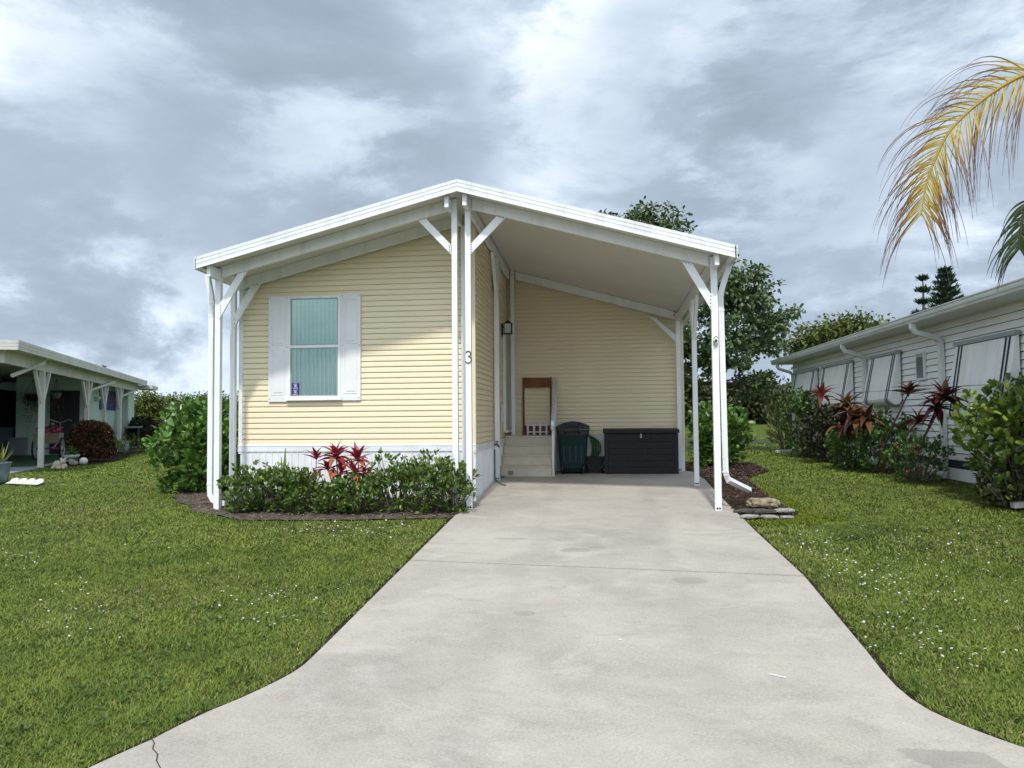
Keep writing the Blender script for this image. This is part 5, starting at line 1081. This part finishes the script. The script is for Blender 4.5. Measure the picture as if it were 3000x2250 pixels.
s, _ = Ls(361, 1300, -0.35); c = LP(s, -0.35, 0); WB = thing('white_bucket', 'white bucket below the far downspout of the mint house', 'bucket', c); MB().lathe([(0.15, 0), (0.19, 0.36), (0.20, 0.38), (0.17, 0.38), (0.14, 0.05)], c+Vector((0, 0, 0.0)), 16).build('shell', LW, WB, smooth=True); MB().tube([c+Vector((-0.19, 0, 0.36)), c+Vector((0, -0.03, 0.52)), c+Vector((0.19, 0, 0.36))], 0.006, 5).build('handle', STEEL, WB)
shrub('grassy_plant', 'thin grassy plant in front of the white bucket', 'plant', LP(at_s(372, -0.7), -0.7, -0.02), 0.5, 0.4, 0.6, 60, 8, 0.16, 0.02, LEAF_OL, 'diamond', zlow=0.0, stems=False)
# potted plant and scalloped edging at the left frame edge
c = gnd(-4, 1415)
BP = thing('blue_pot', 'tall blue-grey pot with spiky yellow-green plant at the left edge', 'pot', c)
pot([(0.13, 0), (0.16, 0.16), (0.185, 0.34), (0.195, 0.35), (0.195, 0.37), (0.17, 0.37), (0.15, 0.3)], c, mat('blue_glaze', (0.12, 0.16, 0.19), 0.4, 0.4), BP)
spk = lance_mesh(mat('spike_leaf', (0.22, 0.24, 0.07), 0.5, transl=0.15), 0.1, 0.12)
for k in range(12):
    az = k*2.4; el = math.radians(80-3.5*k); d = Vector((math.cos(az)*math.cos(el), math.sin(az)*math.cos(el), math.sin(el))); s_ = -d.cross(Vector((0.01, 0, 1))).normalized(); u = d.cross(s_)*-1; sc = rnd.uniform(0.32, 0.46); p = c+Vector((0, 0, 0.32))
    link('leaf', spk, BP, Matrix(((d.x*sc, s_.x*sc, u.x*sc, p.x), (d.y*sc, s_.y*sc, u.y*sc, p.y), (d.z*sc, s_.z*sc, u.z*sc, p.z), (0, 0, 0, 1))))
a = gnd(16, 1416); b = gnd(112, 1420)
SE = thing('scalloped_edging', 'white scalloped garden edging lying flat on the left lawn', 'edging', (a+b)/2)
for k in range(4):
    p = a.lerp(b, (k+0.5)/4); dx = (b-a)/4; V = []
    for i in range(9):
        t = math.pi*i/8; V.append(p-dx/2*math.cos(t)*0.97+Vector((0, 0.10+0.05*math.sin(t), 0.03+0.06*math.sin(t))))
    V2 = [p-dx/2*0.97+Vector((0, -0.02, 0.0)), p+dx/2*0.97+Vector((0, -0.02, 0.0))]
    MB().prism([V2[0]]+V+[V2[1]], (0, 0.03, 0.0)).build('scallop', LW, SE)
s, z = Ls(313, 1056, -0.36)
BD = thing('bird', 'small dark bird perched on the roof edge of the mint house', 'bird', LP(s, -0.3, zft))
c = LP(s, -0.3, zft+0.05); ball(MB(), c, 0.04, 1.5, 0.9, 0.8).build('body', SCREW, BD, smooth=True); ball(MB(), c+Vector((-0.06, 0, 0.035)), 0.023).lathe([(0.006, 0), (0.0005, -0.028)], c+Vector((-0.08, 0, 0.035)), 6, 'X').build('head', SCREW, BD, smooth=True)
MB().prism([c+Vector((0.045, -0.012, 0)), c+Vector((0.045, 0.012, 0)), c+Vector((0.12, 0.012, -0.018)), c+Vector((0.12, -0.012, -0.018))], (0, 0, 0.008)).build('tail', SCREW, BD)
for d in (-0.012, 0.012): MB().tube([c+Vector((0, d, -0.02)), c+Vector((0, d, -0.055))], 0.004, 5).build('leg', SCREW, BD)

# ------------------------------------------------------------------ trees
def tree(name, label, base, trunk_top, r, lobes, n_cl, per, L, Wd, m, cl_r=0.5, cat='tree', group=None, branches=True, shape='diamond', gaps=0.0, droop=0.3):
    b = Vector(base); R = thing(name, label, cat, b, group)
    tt = Vector(trunk_top); mid = b.lerp(tt, 0.5)+Vector((r*0.7, r*0.3, 0))
    MB().tube([b+Vector((0, 0, -0.2)), b+Vector((0, 0, 0.25)), mid, tt], [r*1.5, r*1.05, r*0.85, r*0.65], 10).build('trunk', BARK, R, smooth=True)
    Ps = []
    w = np.array([lx*ly*lz for *_, lx, ly, lz in lobes])**0.7; w = w/w.sum(); br = MB()
    for li, (x, y, z, rx, ry, rz) in enumerate(lobes):
        k = max(3, int(n_cl*w[li])); d = rand_dirs(k); rr = rng.random(k)**0.45
        C = np.stack([x+d[:, 0]*rx*rr, y+d[:, 1]*ry*rr, z+d[:, 2]*rz*rr], 1)
        Ps.append(C)
        if branches:
            cc = Vector((x, y, z)); q = tt.lerp(cc, 0.5)+Vector((rnd.uniform(-0.2, 0.2), 0, -0.25))
            br.tube([tt-Vector((0, 0, 0.2)), q, cc], [r*0.5, r*0.3, r*0.14], 6, False)
            for i in range(0, k, max(1, k//9)):
                t = Vector(C[i]); qq = q.lerp(t, 0.55)+Vector((0, 0, rnd.uniform(-0.2, 0.1))); br.tube([q.lerp(cc, rnd.random()), qq, t], [r*0.16, r*0.09, 0.008], 5, False)
    C = np.concatenate(Ps)
    if gaps: C = C[rng.random(len(C)) > gaps]
    n = len(C)*per; cd = np.repeat(C, per, 0); off = rand_dirs(n)*(rng.random(n)**0.5)[:, None]*cl_r*rng.uniform(0.5, 1.1, len(C)).repeat(per)[:, None]
    off[:, 2] *= 0.7; P = cd+off; D = norm(off+rand_dirs(n)*cl_r*0.7-np.array([0, 0, droop*cl_r]))
    V, F = leaf_arrays(P, D, L*rng.uniform(0.6, 1.25, n), Wd, shape, 0.2); stuff(link('crown', np_mesh('crown', V, F, m), R))
    if branches: stuff(br.build('limbs', BARK, R, smooth=True))
    return R
def tp(px, py, Y): p = aY(px, py, Y); return (p.x, p.y, p.z)
TY = 24.0
tree('broadleaf_tree', 'large dark green broadleaf tree rising behind the carport roof', (1.2, TY, 0), (1.7, TY, 2.6), 0.22,
     [(*tp(1880, 685, TY+0.6), 1.5, 1.3, 1.0), (*tp(1800, 690, TY+0.6), 0.8, 0.9, 0.7), (*tp(1960, 800, TY), 1.3, 1.2, 1.2), (*tp(2110, 830, TY), 1.15, 1.2, 0.95), (*tp(2200, 890, TY), 1.35, 1.1, 1.05), (*tp(2235, 985, TY), 0.75, 1.0, 0.70), (*tp(2060, 990, TY-0.8), 1.3, 1.0, 1.1), (*tp(2130, 1040, TY-0.6), 0.8, 0.9, 0.6), (*tp(2215, 1125, TY), 0.75, 0.8, 0.40)],
     420, 42, 0.16, 0.09, LEAF_TR, 0.35, shape='oval')
tree('olive_tree', 'olive-green tree behind the far end of the white house', (10.5, 34, 0), (10.5, 34, 2.4), 0.2,
     [(*tp(2400, 1000, 34), 1.5, 1.5, 0.8), (*tp(2470, 985, 34), 1.4, 1.5, 1.0), (*tp(2540, 985, 34), 1.0, 1.2, 0.8), (*tp(2350, 1035, 34), 0.8, 1.0, 0.6)], 190, 40, 0.22, 0.12, LEAF_OL, 0.55)
# trees across the pond
for px, py, Y, rx, rz, lab in ((2075, 1180, 62, 4.2, 1.9, 'dark tree across the pond behind the right carport posts'), (2170, 1185, 60, 4.6, 1.9, 'spreading olive tree shading the white house across the pond'), (2260, 1185, 66, 4.5, 2.2, 'dull green tree at the right of the pond'), (1965, 1150, 58, 3.2, 2.6, 'dark tree showing low beside the house corner, across the pond'), (2330, 1188, 70, 4.5, 2.2, 'far tree behind the corner of the white house')):
    c = tp(px, py, Y); g = terrain(c[0], Y)
    tree('pond_tree', lab, (c[0], Y, g), (c[0], Y, max(c[2]-rz*0.6, g+1.2)), 0.28, [(c[0], Y, c[2], rx*0.8, 3.0, rz*0.8), (c[0]-rx*0.5, Y, c[2]-rz*0.25, rx*0.5, 2.5, rz*0.5), (c[0]+rx*0.5, Y, c[2]-rz*0.2, rx*0.5, 2.5, rz*0.55), (c[0]+0.2, Y, c[2]+rz*0.45, rx*0.5, 2, rz*0.4)], 120, 45, 0.42, 0.24, LEAF_FAR, 1.05, group='trees across the pond')
# far thicket behind the left lawn
for i, (px, py, Y, rx, rz, lab) in enumerate(((500, 1194, 75, 4.6, 1.2, 'rounded olive thicket on the skyline left of the big green bush'), (575, 1190, 78, 4.4, 1.4, 'olive thicket on the skyline above the big green bush'), (650, 1190, 80, 4.0, 1.6, 'olive thicket seen between the left carport posts'), (428, 1192, 70, 1.2, 1.6, 'small far tree at the roof corner of the mint house'), (60, 1120, 48, 2.2, 2.4, 'small tree seen through the neighbour carport'))):
    c = tp(px, py, Y); g = terrain(c[0], Y)
    tree('skyline_tree', lab, (c[0], Y, g), (c[0], Y, max(c[2]-rz*0.5, g+0.6)), 0.15, [(c[0], Y, c[2], rx, 2.2, rz), (c[0]-rx*0.5, Y, c[2]-0.3, rx*0.6, 2, rz*0.7), (c[0]+rx*0.55, Y, c[2]-0.2, rx*0.55, 2, rz*0.75)], 130, 36, 0.34, 0.16, LEAF_OL, 0.8, group='trees on the left skyline', branches=False)

# Norfolk pines
NEED = mat('pine_needle', (0.03, 0.055, 0.03), 0.6, 0.2, island_cols=[(0.019, 0.042, 0.026), (0.039, 0.072, 0.039), (0.065, 0.104, 0.052)])
def norfolk(label, px, ptop, Y, wid, tiers, zb):
    t = aY(px, ptop, Y); b = Vector((t.x, Y, terrain(t.x, Y))); R = thing('norfolk_pine', label, 'pine', b, 'Norfolk pines behind the white house')
    MB().tube([b, b.lerp(t, 0.6), t], [0.22, 0.12, 0.02], 8).build('trunk', BARK, R)
    br = MB(); Ps = []; Ds = []
    for k in range(tiers):
        f = (k+0.4)/tiers; z = t.z-(t.z-zb)*f; rad = wid*(0.10+0.90*f**0.8)*rnd.uniform(0.88, 1.08); nb = 6
        for j in range(nb):
            az = 2*math.pi*j/nb+k*0.5; d = Vector((math.cos(az), math.sin(az), 0)); o = Vector((t.x, Y, z)); P = [o, o+d*rad*0.5+Vector((0, 0, -0.02*rad)), o+d*rad+Vector((0, 0, 0.22*rad))]
            br.tube(P, [0.03, 0.02, 0.01], 4, False); nn = int(30+rad*70)
            u = rng.random(nn)[:, None]; q = np.where(u < 0.5, np.array(P[0])*(1-2*u)+np.array(P[1])*2*u, np.array(P[1])*(2-2*u)+np.array(P[2])*(2*u-1))
            Ps.append(q+rng.normal(0, 0.05, (nn, 3))); Ds.append(norm(rand_dirs(nn, -0.3)*0.8+np.array([d.x, d.y, 0.7])))
    V, F = leaf_arrays(np.concatenate(Ps), np.concatenate(Ds), 0.26, 0.07, 'diamond'); stuff(link('needles', np_mesh('needles', V, F, NEED), R)); stuff(br.build('limbs', BARK, R))
norfolk('full dark Norfolk pine above the roof of the white house', 2768, 790, 40, 1.25, 13, 4.2); norfolk('thin young Norfolk pine left of the full one', 2703, 806, 44, 0.75, 6, 4.8)

# palm whose fronds hang in from the right
def palm_leaf_mat(name, stops):
    m = bpy.data.materials.new(name); m.use_nodes = True; nt = m.node_tree; N = nt.nodes; b = N['Principled BSDF']; b.inputs['Roughness'].default_value = 0.5
    a = N.new('ShaderNodeAttribute'); a.attribute_name = 'along'; r = N.new('ShaderNodeValToRGB'); e = r.color_ramp.elements
    e[0].position = stops[0][0]; e[0].color = (*stops[0][1], 1); e[1].position = stops[-1][0]; e[1].color = (*stops[-1][1], 1)
    for p, c in stops[1:-1]: k = e.new(p); k.color = (*c, 1)
    nt.links.new(a.outputs['Fac'], r.inputs[0]); nt.links.new(r.outputs[0], b.inputs['Base Color'])
    t = N.new('ShaderNodeBsdfTranslucent'); x = N.new('ShaderNodeMixShader'); x.inputs[0].default_value = 0.3; nt.links.new(r.outputs[0], t.inputs[0]); nt.links.new(b.outputs[0], x.inputs[1]); nt.links.new(t.outputs[0], x.inputs[2])
    nt.links.new(x.outputs[0], [q for q in N if q.type == 'OUTPUT_MATERIAL'][0].inputs[0]); return m
YEL = palm_leaf_mat('yellow_frond', [(0.0, (0.48, 0.36, 0.03)), (0.20, (0.48, 0.33, 0.035)), (0.36, (0.32, 0.19, 0.05)), (0.52, (0.16, 0.08, 0.06)), (1.0, (0.10, 0.05, 0.05))])
GRF = palm_leaf_mat('green_frond', [(0.0, (0.05, 0.08, 0.02)), (0.6, (0.035, 0.06, 0.02)), (1.0, (0.025, 0.03, 0.018))])
PY = 6.6
crown = Vector((5.15, PY+0.2, 3.75))
PT = thing('palm_tree', 'palm with one drooping yellow frond hanging in from the right', 'palm', (crown.x, crown.y, zg(crown.y)-0.03))
MB().tube([(crown.x, crown.y, zg(crown.y)-0.1), (crown.x-0.03, crown.y, 1.2), (crown.x, crown.y, 3.1), crown], [0.17, 0.14, 0.12, 0.10], 12).build('trunk', BARK, PT, smooth=True)
def bez(P, n):
    P = [Vector(p) for p in P]; out = []                              # Catmull-Rom through P
    Q = [P[0]*2-P[1]]+P+[P[-1]*2-P[-2]]
    for i in range(1, len(Q)-2):
        for k in range(n):
            t = k/n; a, b_, c_, d_ = Q[i-1], Q[i], Q[i+1], Q[i+2]
            out.append(0.5*((2*b_)+(c_-a)*t+(2*a-5*b_+4*c_-d_)*t*t+(3*b_-a-3*c_+d_)*t**3))
    return out+[P[-1]]
def frond(pts, m, n_leaf, L, w, objs, shrink=0.25, skip=0.12, grav=1.0):
    path = bez(pts, 12); R = MB().tube(path, [0.022*(1-0.85*i/len(path)) for i in range(len(path))], 6).build('frond', m, PT, smooth=True)
    at = R.data.attributes.new('along', 'FLOAT', 'POINT'); at.data.foreach_set('value', [0.15]*len(R.data.vertices))
    AV, AF, AA = [], [], []
    for k in range(n_leaf):
        u = skip+(1-skip)*k/(n_leaf-1); i = min(int(u*(len(path)-1)), len(path)-2); p = path[i].lerp(path[i+1], u*(len(path)-1)-i); d = (path[i+1]-path[i]).normalized()
        side = d.cross(Vector((0, 0, 1)));
        if side.length < 0.2: side = Vector((0.6, 0.8, 0))
        side.normalize(); sg = 1 if k % 2 else -1; upv = side.cross(d); side = (upv*rnd.uniform(0.55, 1.0)+side*rnd.uniform(-0.6, 0.6)).normalized(); upv = side.cross(d)
        v = (side*sg*rnd.uniform(0.55, 1.0)+d*rnd.uniform(0.5, 0.9)).normalized(); ln = L*(1-shrink*max(0.0, u-0.45)*1.1)*rnd.uniform(0.7, 1.12)
        S = 9; q = p.copy(); V = []; A = []; wdir = v.cross(upv).normalized()
        for j in range(S+1):
            t = j/S; wd = w*(0.35+0.65*math.sin(math.pi*min(1, t*1.6+0.12)) if t < 0.55 else 0.34*(1-t)/0.45+0.16)*0.5
            V += [q-wdir*wd, q+wdir*wd]; A += [t, t]; v = (v+Vector((0, 0, -1))*grav*0.26*(0.30+t)).normalized(); q = q+v*(ln/S)
            wdir = (wdir-v*wdir.dot(v)).normalized()
        F = [(2*j, 2*j+1, 2*j+3, 2*j+2) for j in range(S)]
        if objs:
            me = np_mesh('leaflet', np.array([tuple(x) for x in V]), np.array(F), m, True, A); link('leaflet', me, R)
        else:
            o = len(AV); AV += [tuple(x) for x in V]; AF += [tuple(x+o for x in f) for f in F]; AA += A
    if not objs: stuff(link('leaflets', np_mesh('leaflets', np.array(AV), np.array(AF), m, True, AA), R))
frond([crown, tuple(aY(3130, 195, PY)), tuple(aY(3000, 220, PY)), tuple(aY(2882, 290, PY)), tuple(aY(2786, 380, PY)), tuple(aY(2738, 471, PY)), tuple(aY(2713, 545, PY)), tuple(aY(2698, 630, PY))], YEL, 170, 0.86, 0.0115, True, skip=0.22, shrink=0.5)
frond([crown, tuple(aY(3080, 480, PY-0.3)), tuple(aY(3010, 590, PY-0.3)), tuple(aY(2990, 680, PY-0.3)), tuple(aY(2985, 730, PY-0.3))], GRF, 60, 0.40, 0.018, True, skip=0.4)
for az, el in ((20, 0.5), (60, 0.7), (-20, 0.4), (-60, 0.8)):
    a = math.radians(az); d = Vector((math.cos(a), math.sin(a), 0)); frond([crown, crown+d*0.7+Vector((0, 0, el)), crown+d*1.5+Vector((0, 0, el*0.9)), crown+d*2.2+Vector((0, 0, -0.1)), crown+d*2.5+Vector((0, 0, -0.9))], GRF, 90, 0.7, 0.03, False)

# ------------------------------------------------------------------ houses far away
FW = mat('far_white', (0.62, 0.64, 0.66), 0.6); FD = mat('far_screen', (0.025, 0.03, 0.04), 0.4)
def far_house(label, px0, px1, py_base, py_top, Y, wins, depth=6):
    a = aY(px0, py_base, Y); b = aY(px1, py_top, Y); g = a.z; R = thing('far_house', label, 'house', ((a.x+b.x)/2, Y, g), 'houses across the pond')
    MB().box(a.x, b.x, Y, Y+depth, g-0.6, b.z).build('wall', FW, R); MB().prism([(a.x-0.3, Y-0.4, b.z), (b.x+0.3, Y-0.4, b.z), (b.x+0.3, Y-0.4, b.z+0.18), (a.x-0.3, Y-0.4, b.z+0.18)], (0, depth+0.8, 0.5)).build('roof', FW, R)
    for u0, u1, v0, v1 in wins:
        x0 = a.x+(b.x-a.x)*u0; x1 = a.x+(b.x-a.x)*u1; W = MB().box(x0-0.06, x1+0.06, Y-0.03, Y-0.002, g+v0-0.06, g+v1+0.06).build('window', FW, R); MB().box(x0, x1, Y-0.05, Y-0.031, g+v0, g+v1).build('pane', FD, W)
far_house('white screened house across the pond', 2135, 2240, 1230, 1190, 72, [(0.02, 0.17, 0.55, 1.1), (0.25, 0.62, 0.55, 1.15), (0.66, 0.83, 0.55, 1.15)])
far_house('white house with dark porch right of the screened house across the pond', 2243, 2305, 1228, 1192, 74, [(0.15, 0.4, 0.5, 1.1), (0.52, 0.9, 0.55, 1.15)])
far_house('low white building on the left skyline between the bushes', 405, 520, 1222, 1210, 95, [])
UT = aY(2207, 1233, 60); UTB = thing('utility_pedestal', 'small pale utility pedestal on the lawn across the pond', 'utility box', UT); MB().box(UT.x-0.16, UT.x+0.16, 60, 60.3, UT.z-0.2, UT.z+0.75).build('body', FW, UTB, bevel=0.03); MB().box(UT.x-0.19, UT.x+0.19, 59.96, 60.34, UT.z+0.76, UT.z+0.85).build('cap', FW, UTB)
CT = aY(2243, 1231, 62); CH = thing('lawn_bench', 'white bench on the lawn across the pond', 'bench', CT)
MB().box(CT.x-0.75, CT.x+0.75, 62, 62.5, CT.z+0.38, CT.z+0.45).build('seat', FW, CH); MB().box(CT.x-0.75, CT.x+0.75, 62.45, 62.52, CT.z+0.46, CT.z+0.9).build('backrest', FW, CH)
for d in (-0.65, 0.65): MB().box(CT.x+d-0.05, CT.x+d+0.05, 62.02, 62.44, CT.z-0.3, CT.z+0.379).build('leg', FW, CH)

# ------------------------------------------------------------------ grass, flowers in the lawn
drive_poly = [near[0], near[1]]+[(p[0]+0.035, p[1]+(0.02 if p[1] < 4.6 else 0)) for p in right_edge[1:]]+[(1.72, 15.1), (-1.8, 15.1), (-1.85, 11)]+[(p[0]-0.04, p[1]+(0.02 if p[1] < 4.6 else 0)) for p in left_edge[::-1][:-1]]
porch_poly = [tuple(LP(s, t, 0)[:2]) for s, t in ((-2.4, 0), (13.6, 0), (13.6, 9), (-2.4, 9))]
border_poly = [tuple(LP(s, t, 0)[:2]) for s, t in ((0.25, -0.15), (0.35, -0.75), (2.2, -1.15), (4.0, -1.1), (7, -0.9), (10, -1.0), (10, 0.0))]
GRASS = mat('grass_blade', (0.235, 0.285, 0.055), 0.6, 0.2, vary=(0.075, 0.125, 0.02), vscale=1.9, detail=7, vlo=0.38, vhi=0.62, island_cols=[(0.075, 0.125, 0.018), (0.125, 0.195, 0.026), (0.165, 0.24, 0.036), (0.20, 0.255, 0.05), (0.28, 0.27, 0.11)], transl=0.2)
DRY = mat('dry_blade', (0.3, 0.25, 0.14), 0.7, 0.1, island_cols=[(0.16, 0.13, 0.06), (0.28, 0.24, 0.12), (0.38, 0.32, 0.19)], transl=0.15)
def scatter(n, y0, y1, xw=0.0):
    y = rng.uniform(y0, y1, n); xl = (0-1760)/FPX*y*1.12-1.6; xr = (3000-1760)/FPX*y+2.0; x = xl+(xr-xl)*rng.random(n); return x, y
def lawn_ok(x, y, marg=True):
    k = ~in_poly(x+rng.normal(0, 0.022, len(x)), y+rng.normal(0, 0.015, len(x)), drive_poly) & ~in_poly(x, y, bedL_poly) & ~in_poly(x, y, bedR_poly) & ~in_poly(x, y, porch_poly) & ~in_poly(x, y, border_poly)
    k &= ~((x > HL) & (x < 1.6) & (y > 11.1) & (y < 20)) & ~((x > 5.6) & (y < 23.7)) & ~((x > 5.0) & (x < 5.7) & (y < 23) & (y > 11.0) & (rng.random(len(x)) > 0.3))
    return k
def patch_noise(x, y):
    return 0.5+0.18*np.sin(x*1.3+1.7*np.sin(y*0.9))+0.18*np.sin(y*1.9+1.3*np.sin(x*1.1+2))+0.14*np.sin(x*4.7+2*np.sin(y*3.9))+0.10*np.sin(y*7.3+2*np.sin(x*6.1+1))
GV, GF, off = [], [], 0
for n, y0, y1, hh, ww in ((210000, 2.6, 5.0, 0.036, 0.0056), (230000, 5.0, 8.0, 0.038, 0.0078), (190000, 8.0, 13.2, 0.040, 0.012), (120000, 13.2, 22.0, 0.043, 0.021), (50000, 22, 30, 0.05, 0.04)):
    x, y = scatter(n, y0, y1); k = lawn_ok(x, y) & (rng.random(n) < 0.55+0.6*patch_noise(x, y)); x, y = x[k], y[k]; n = len(x)
    pn = patch_noise(x, y); h = hh*0.72*rng.uniform(0.45, 1.3, n)*(0.7+0.6*pn); az = rng.uniform(0, 2*math.pi, n); ln = rng.uniform(0.4, 1.9, n)
    zz = ZG(y)-0.034
    b = np.stack([x, y, zz], 1); side = np.stack([np.cos(az), np.sin(az), 0*az], 1)*(ww/2); lean_ = np.stack([-np.sin(az), np.cos(az), 0*az], 1)
    m1 = b+lean_*(h*ln*0.35)[:, None]+np.array([0, 0, 1.0])*(h*0.6)[:, None]; t = b+lean_*(h*ln)[:, None]+np.array([0, 0, 1.0])*(h*0.95)[:, None]
    V = np.stack([b-side, b+side, m1+side*0.8, m1-side*0.8, t], 1).reshape(-1, 3); i = np.arange(n)*5+off
    GV.append(V); GF.append(np.stack([np.stack([i, i+1, i+2], 1), np.stack([i, i+2, i+3], 1), np.stack([i+3, i+2, i+4], 1)], 1).reshape(-1, 3)); off += 5*n
tag(stuff(link('grass', np_mesh('grass', np.concatenate(GV), np.concatenate(GF), GRASS))), 'short green lawn grass on both sides of the driveway', 'grass')
# dry straw-coloured blades: thin patches and the trimmed margins
nd = 90000; x, y = scatter(nd, 2.8, 14.0); pn = 0.5+0.5*np.sin(x*0.9+2.1*np.sin(y*0.7+1.0))*np.sin(y*1.3+1.6*np.sin(x*0.8)); edge_ = np.minimum(np.abs(x+1.95), np.abs(x-1.80)) < 0.32
k = lawn_ok(x, y) & (rng.random(nd) < np.where(edge_, 0.75, 0.10+0.9*np.clip(pn-0.55, 0, 1)/0.45)); x, y = x[k], y[k]; nd = len(x)
V, F = leaf_arrays(np.stack([x, y, ZG(y)-0.025], 1), rand_dirs(nd, 0.12), rng.uniform(0.02, 0.045, nd), 0.0045+0.0006*y, 'diamond')
tag(stuff(link('dry_grass', np_mesh('dry_grass', V, F, DRY))), 'dry straw-coloured grass in thin patches and along the driveway edges', 'grass')
# low broad-leaved weeds between the grass
nw = 2600; x, y = scatter(nw, 3.0, 12.0); k = lawn_ok(x, y) & (rng.random(nw) < np.clip(patch_noise(x*0.8+3, y*0.8), 0, 1)**2*1.3); x, y = x[k], y[k]
P = np.repeat(np.stack([x, y, ZG(y)-0.012], 1), 7, 0); D = rand_dirs(len(P), 0.05); D[:, 2] = np.abs(D[:, 2])*0.5+0.15
V, F = leaf_arrays(P+D*0.006, D, rng.uniform(0.02, 0.05, len(P)), rng.uniform(0.008, 0.016, len(P)), 'oval', 0.25)
tag(stuff(link('lawn_weeds', np_mesh('lawn_weeds', V, F, mat('weed_leaf', (0.07, 0.13, 0.03), 0.5, 0.3, island_cols=[(0.04, 0.085, 0.018), (0.075, 0.135, 0.028), (0.13, 0.19, 0.045)], transl=0.15)))), 'low broad-leaved weeds mixed into the lawn', 'weeds')
# yellow-green moss by the rocks and along the mulch
mx_, my_ = [], []
for px, py, sx, sy, n in ((2300, 1522, 0.22, 0.12, 2600), (2380, 1512, 0.25, 0.13, 2200), (2330, 1480, 0.10, 0.35, 2000), (2270, 1445, 0.08, 0.5, 1800), (2230, 1530, 0.25, 0.06, 1200)):
    p = gnd(px, py); mx_.append(rng.normal(p.x, sx*0.7, n)); my_.append(rng.normal(p.y, sy*0.7, n))
x = np.concatenate(mx_); y = np.concatenate(my_); k = lawn_ok(x, y); x, y = x[k], y[k]
V, F = leaf_arrays(np.stack([x, y, ZG(y)-0.028], 1), rand_dirs(len(x), 0.05), 0.035, 0.016, 'diamond')
tag(stuff(link('moss', np_mesh('moss', V, F, mat('moss_green', (0.16, 0.19, 0.015), 0.8, 0.1, island_cols=[(0.09, 0.13, 0.015), (0.13, 0.17, 0.02), (0.18, 0.20, 0.03)])))), 'yellow-green moss spreading around the edging rocks', 'moss')
# little white flowers
fl = []
for px, py, sx, sy, n in ((940, 1545, 70, 10, 70), (1100, 1560, 60, 14, 40), (1165, 1535, 30, 6, 14), (800, 1740, 90, 14, 42), (760, 1810, 90, 22, 22), (220, 1830, 70, 30, 30), (40, 1630, 50, 12, 30), (420, 1600, 60, 10, 12), (240, 1715, 50, 18, 8), (560, 1600, 90, 20, 8),
                          (2450, 1640, 70, 25, 55), (2560, 1690, 80, 28, 75), (2660, 1780, 80, 45, 55), (2730, 1870, 70, 40, 40), (2380, 1580, 70, 16, 35), (2650, 1590, 120, 20, 40), (2830, 1640, 90, 30, 40), (2900, 1750, 80, 30, 14), (2950, 1560, 60, 20, 14), (2600, 1540, 150, 20, 16), (2830, 1935, 60, 30, 12)):
    for _ in range(n): fl.append(gnd(px+rnd.gauss(0, sx), py+rnd.gauss(0, sy), 0.015))
P = np.array([tuple(p) for p in fl]); k = lawn_ok(P[:, 0], P[:, 1]); P = P[k]; VV, FF, o_ = [], [], 0
for p in P:
    n = 5; r = rnd.uniform(0.006, 0.0105)*(1+p[1]*0.02); a0 = rnd.random()*6; tilt = rng.normal(0, 0.3, 2)
    for j in range(n):
        a = a0+2*math.pi*j/n; d = np.array([math.cos(a), math.sin(a), 0]); s_ = np.array([-d[1], d[0], 0]); q = [p, p+d*r*0.6+s_*r*0.35, p+d*r, p+d*r*0.6-s_*r*0.35]
        for v in q: VV.append((v[0], v[1], v[2]+(v[0]-p[0])*tilt[0]+(v[1]-p[1])*tilt[1]))
        FF.append((o_, o_+1, o_+2, o_+3)); o_ += 4
tag(stuff(link('lawn_flowers', np_mesh('lawn_flowers', np.array(VV), np.array(FF), mat('white_petal', (0.78, 0.76, 0.80), 0.6, transl=0.2)))), 'tiny white flowers scattered in the lawn', 'flowers')
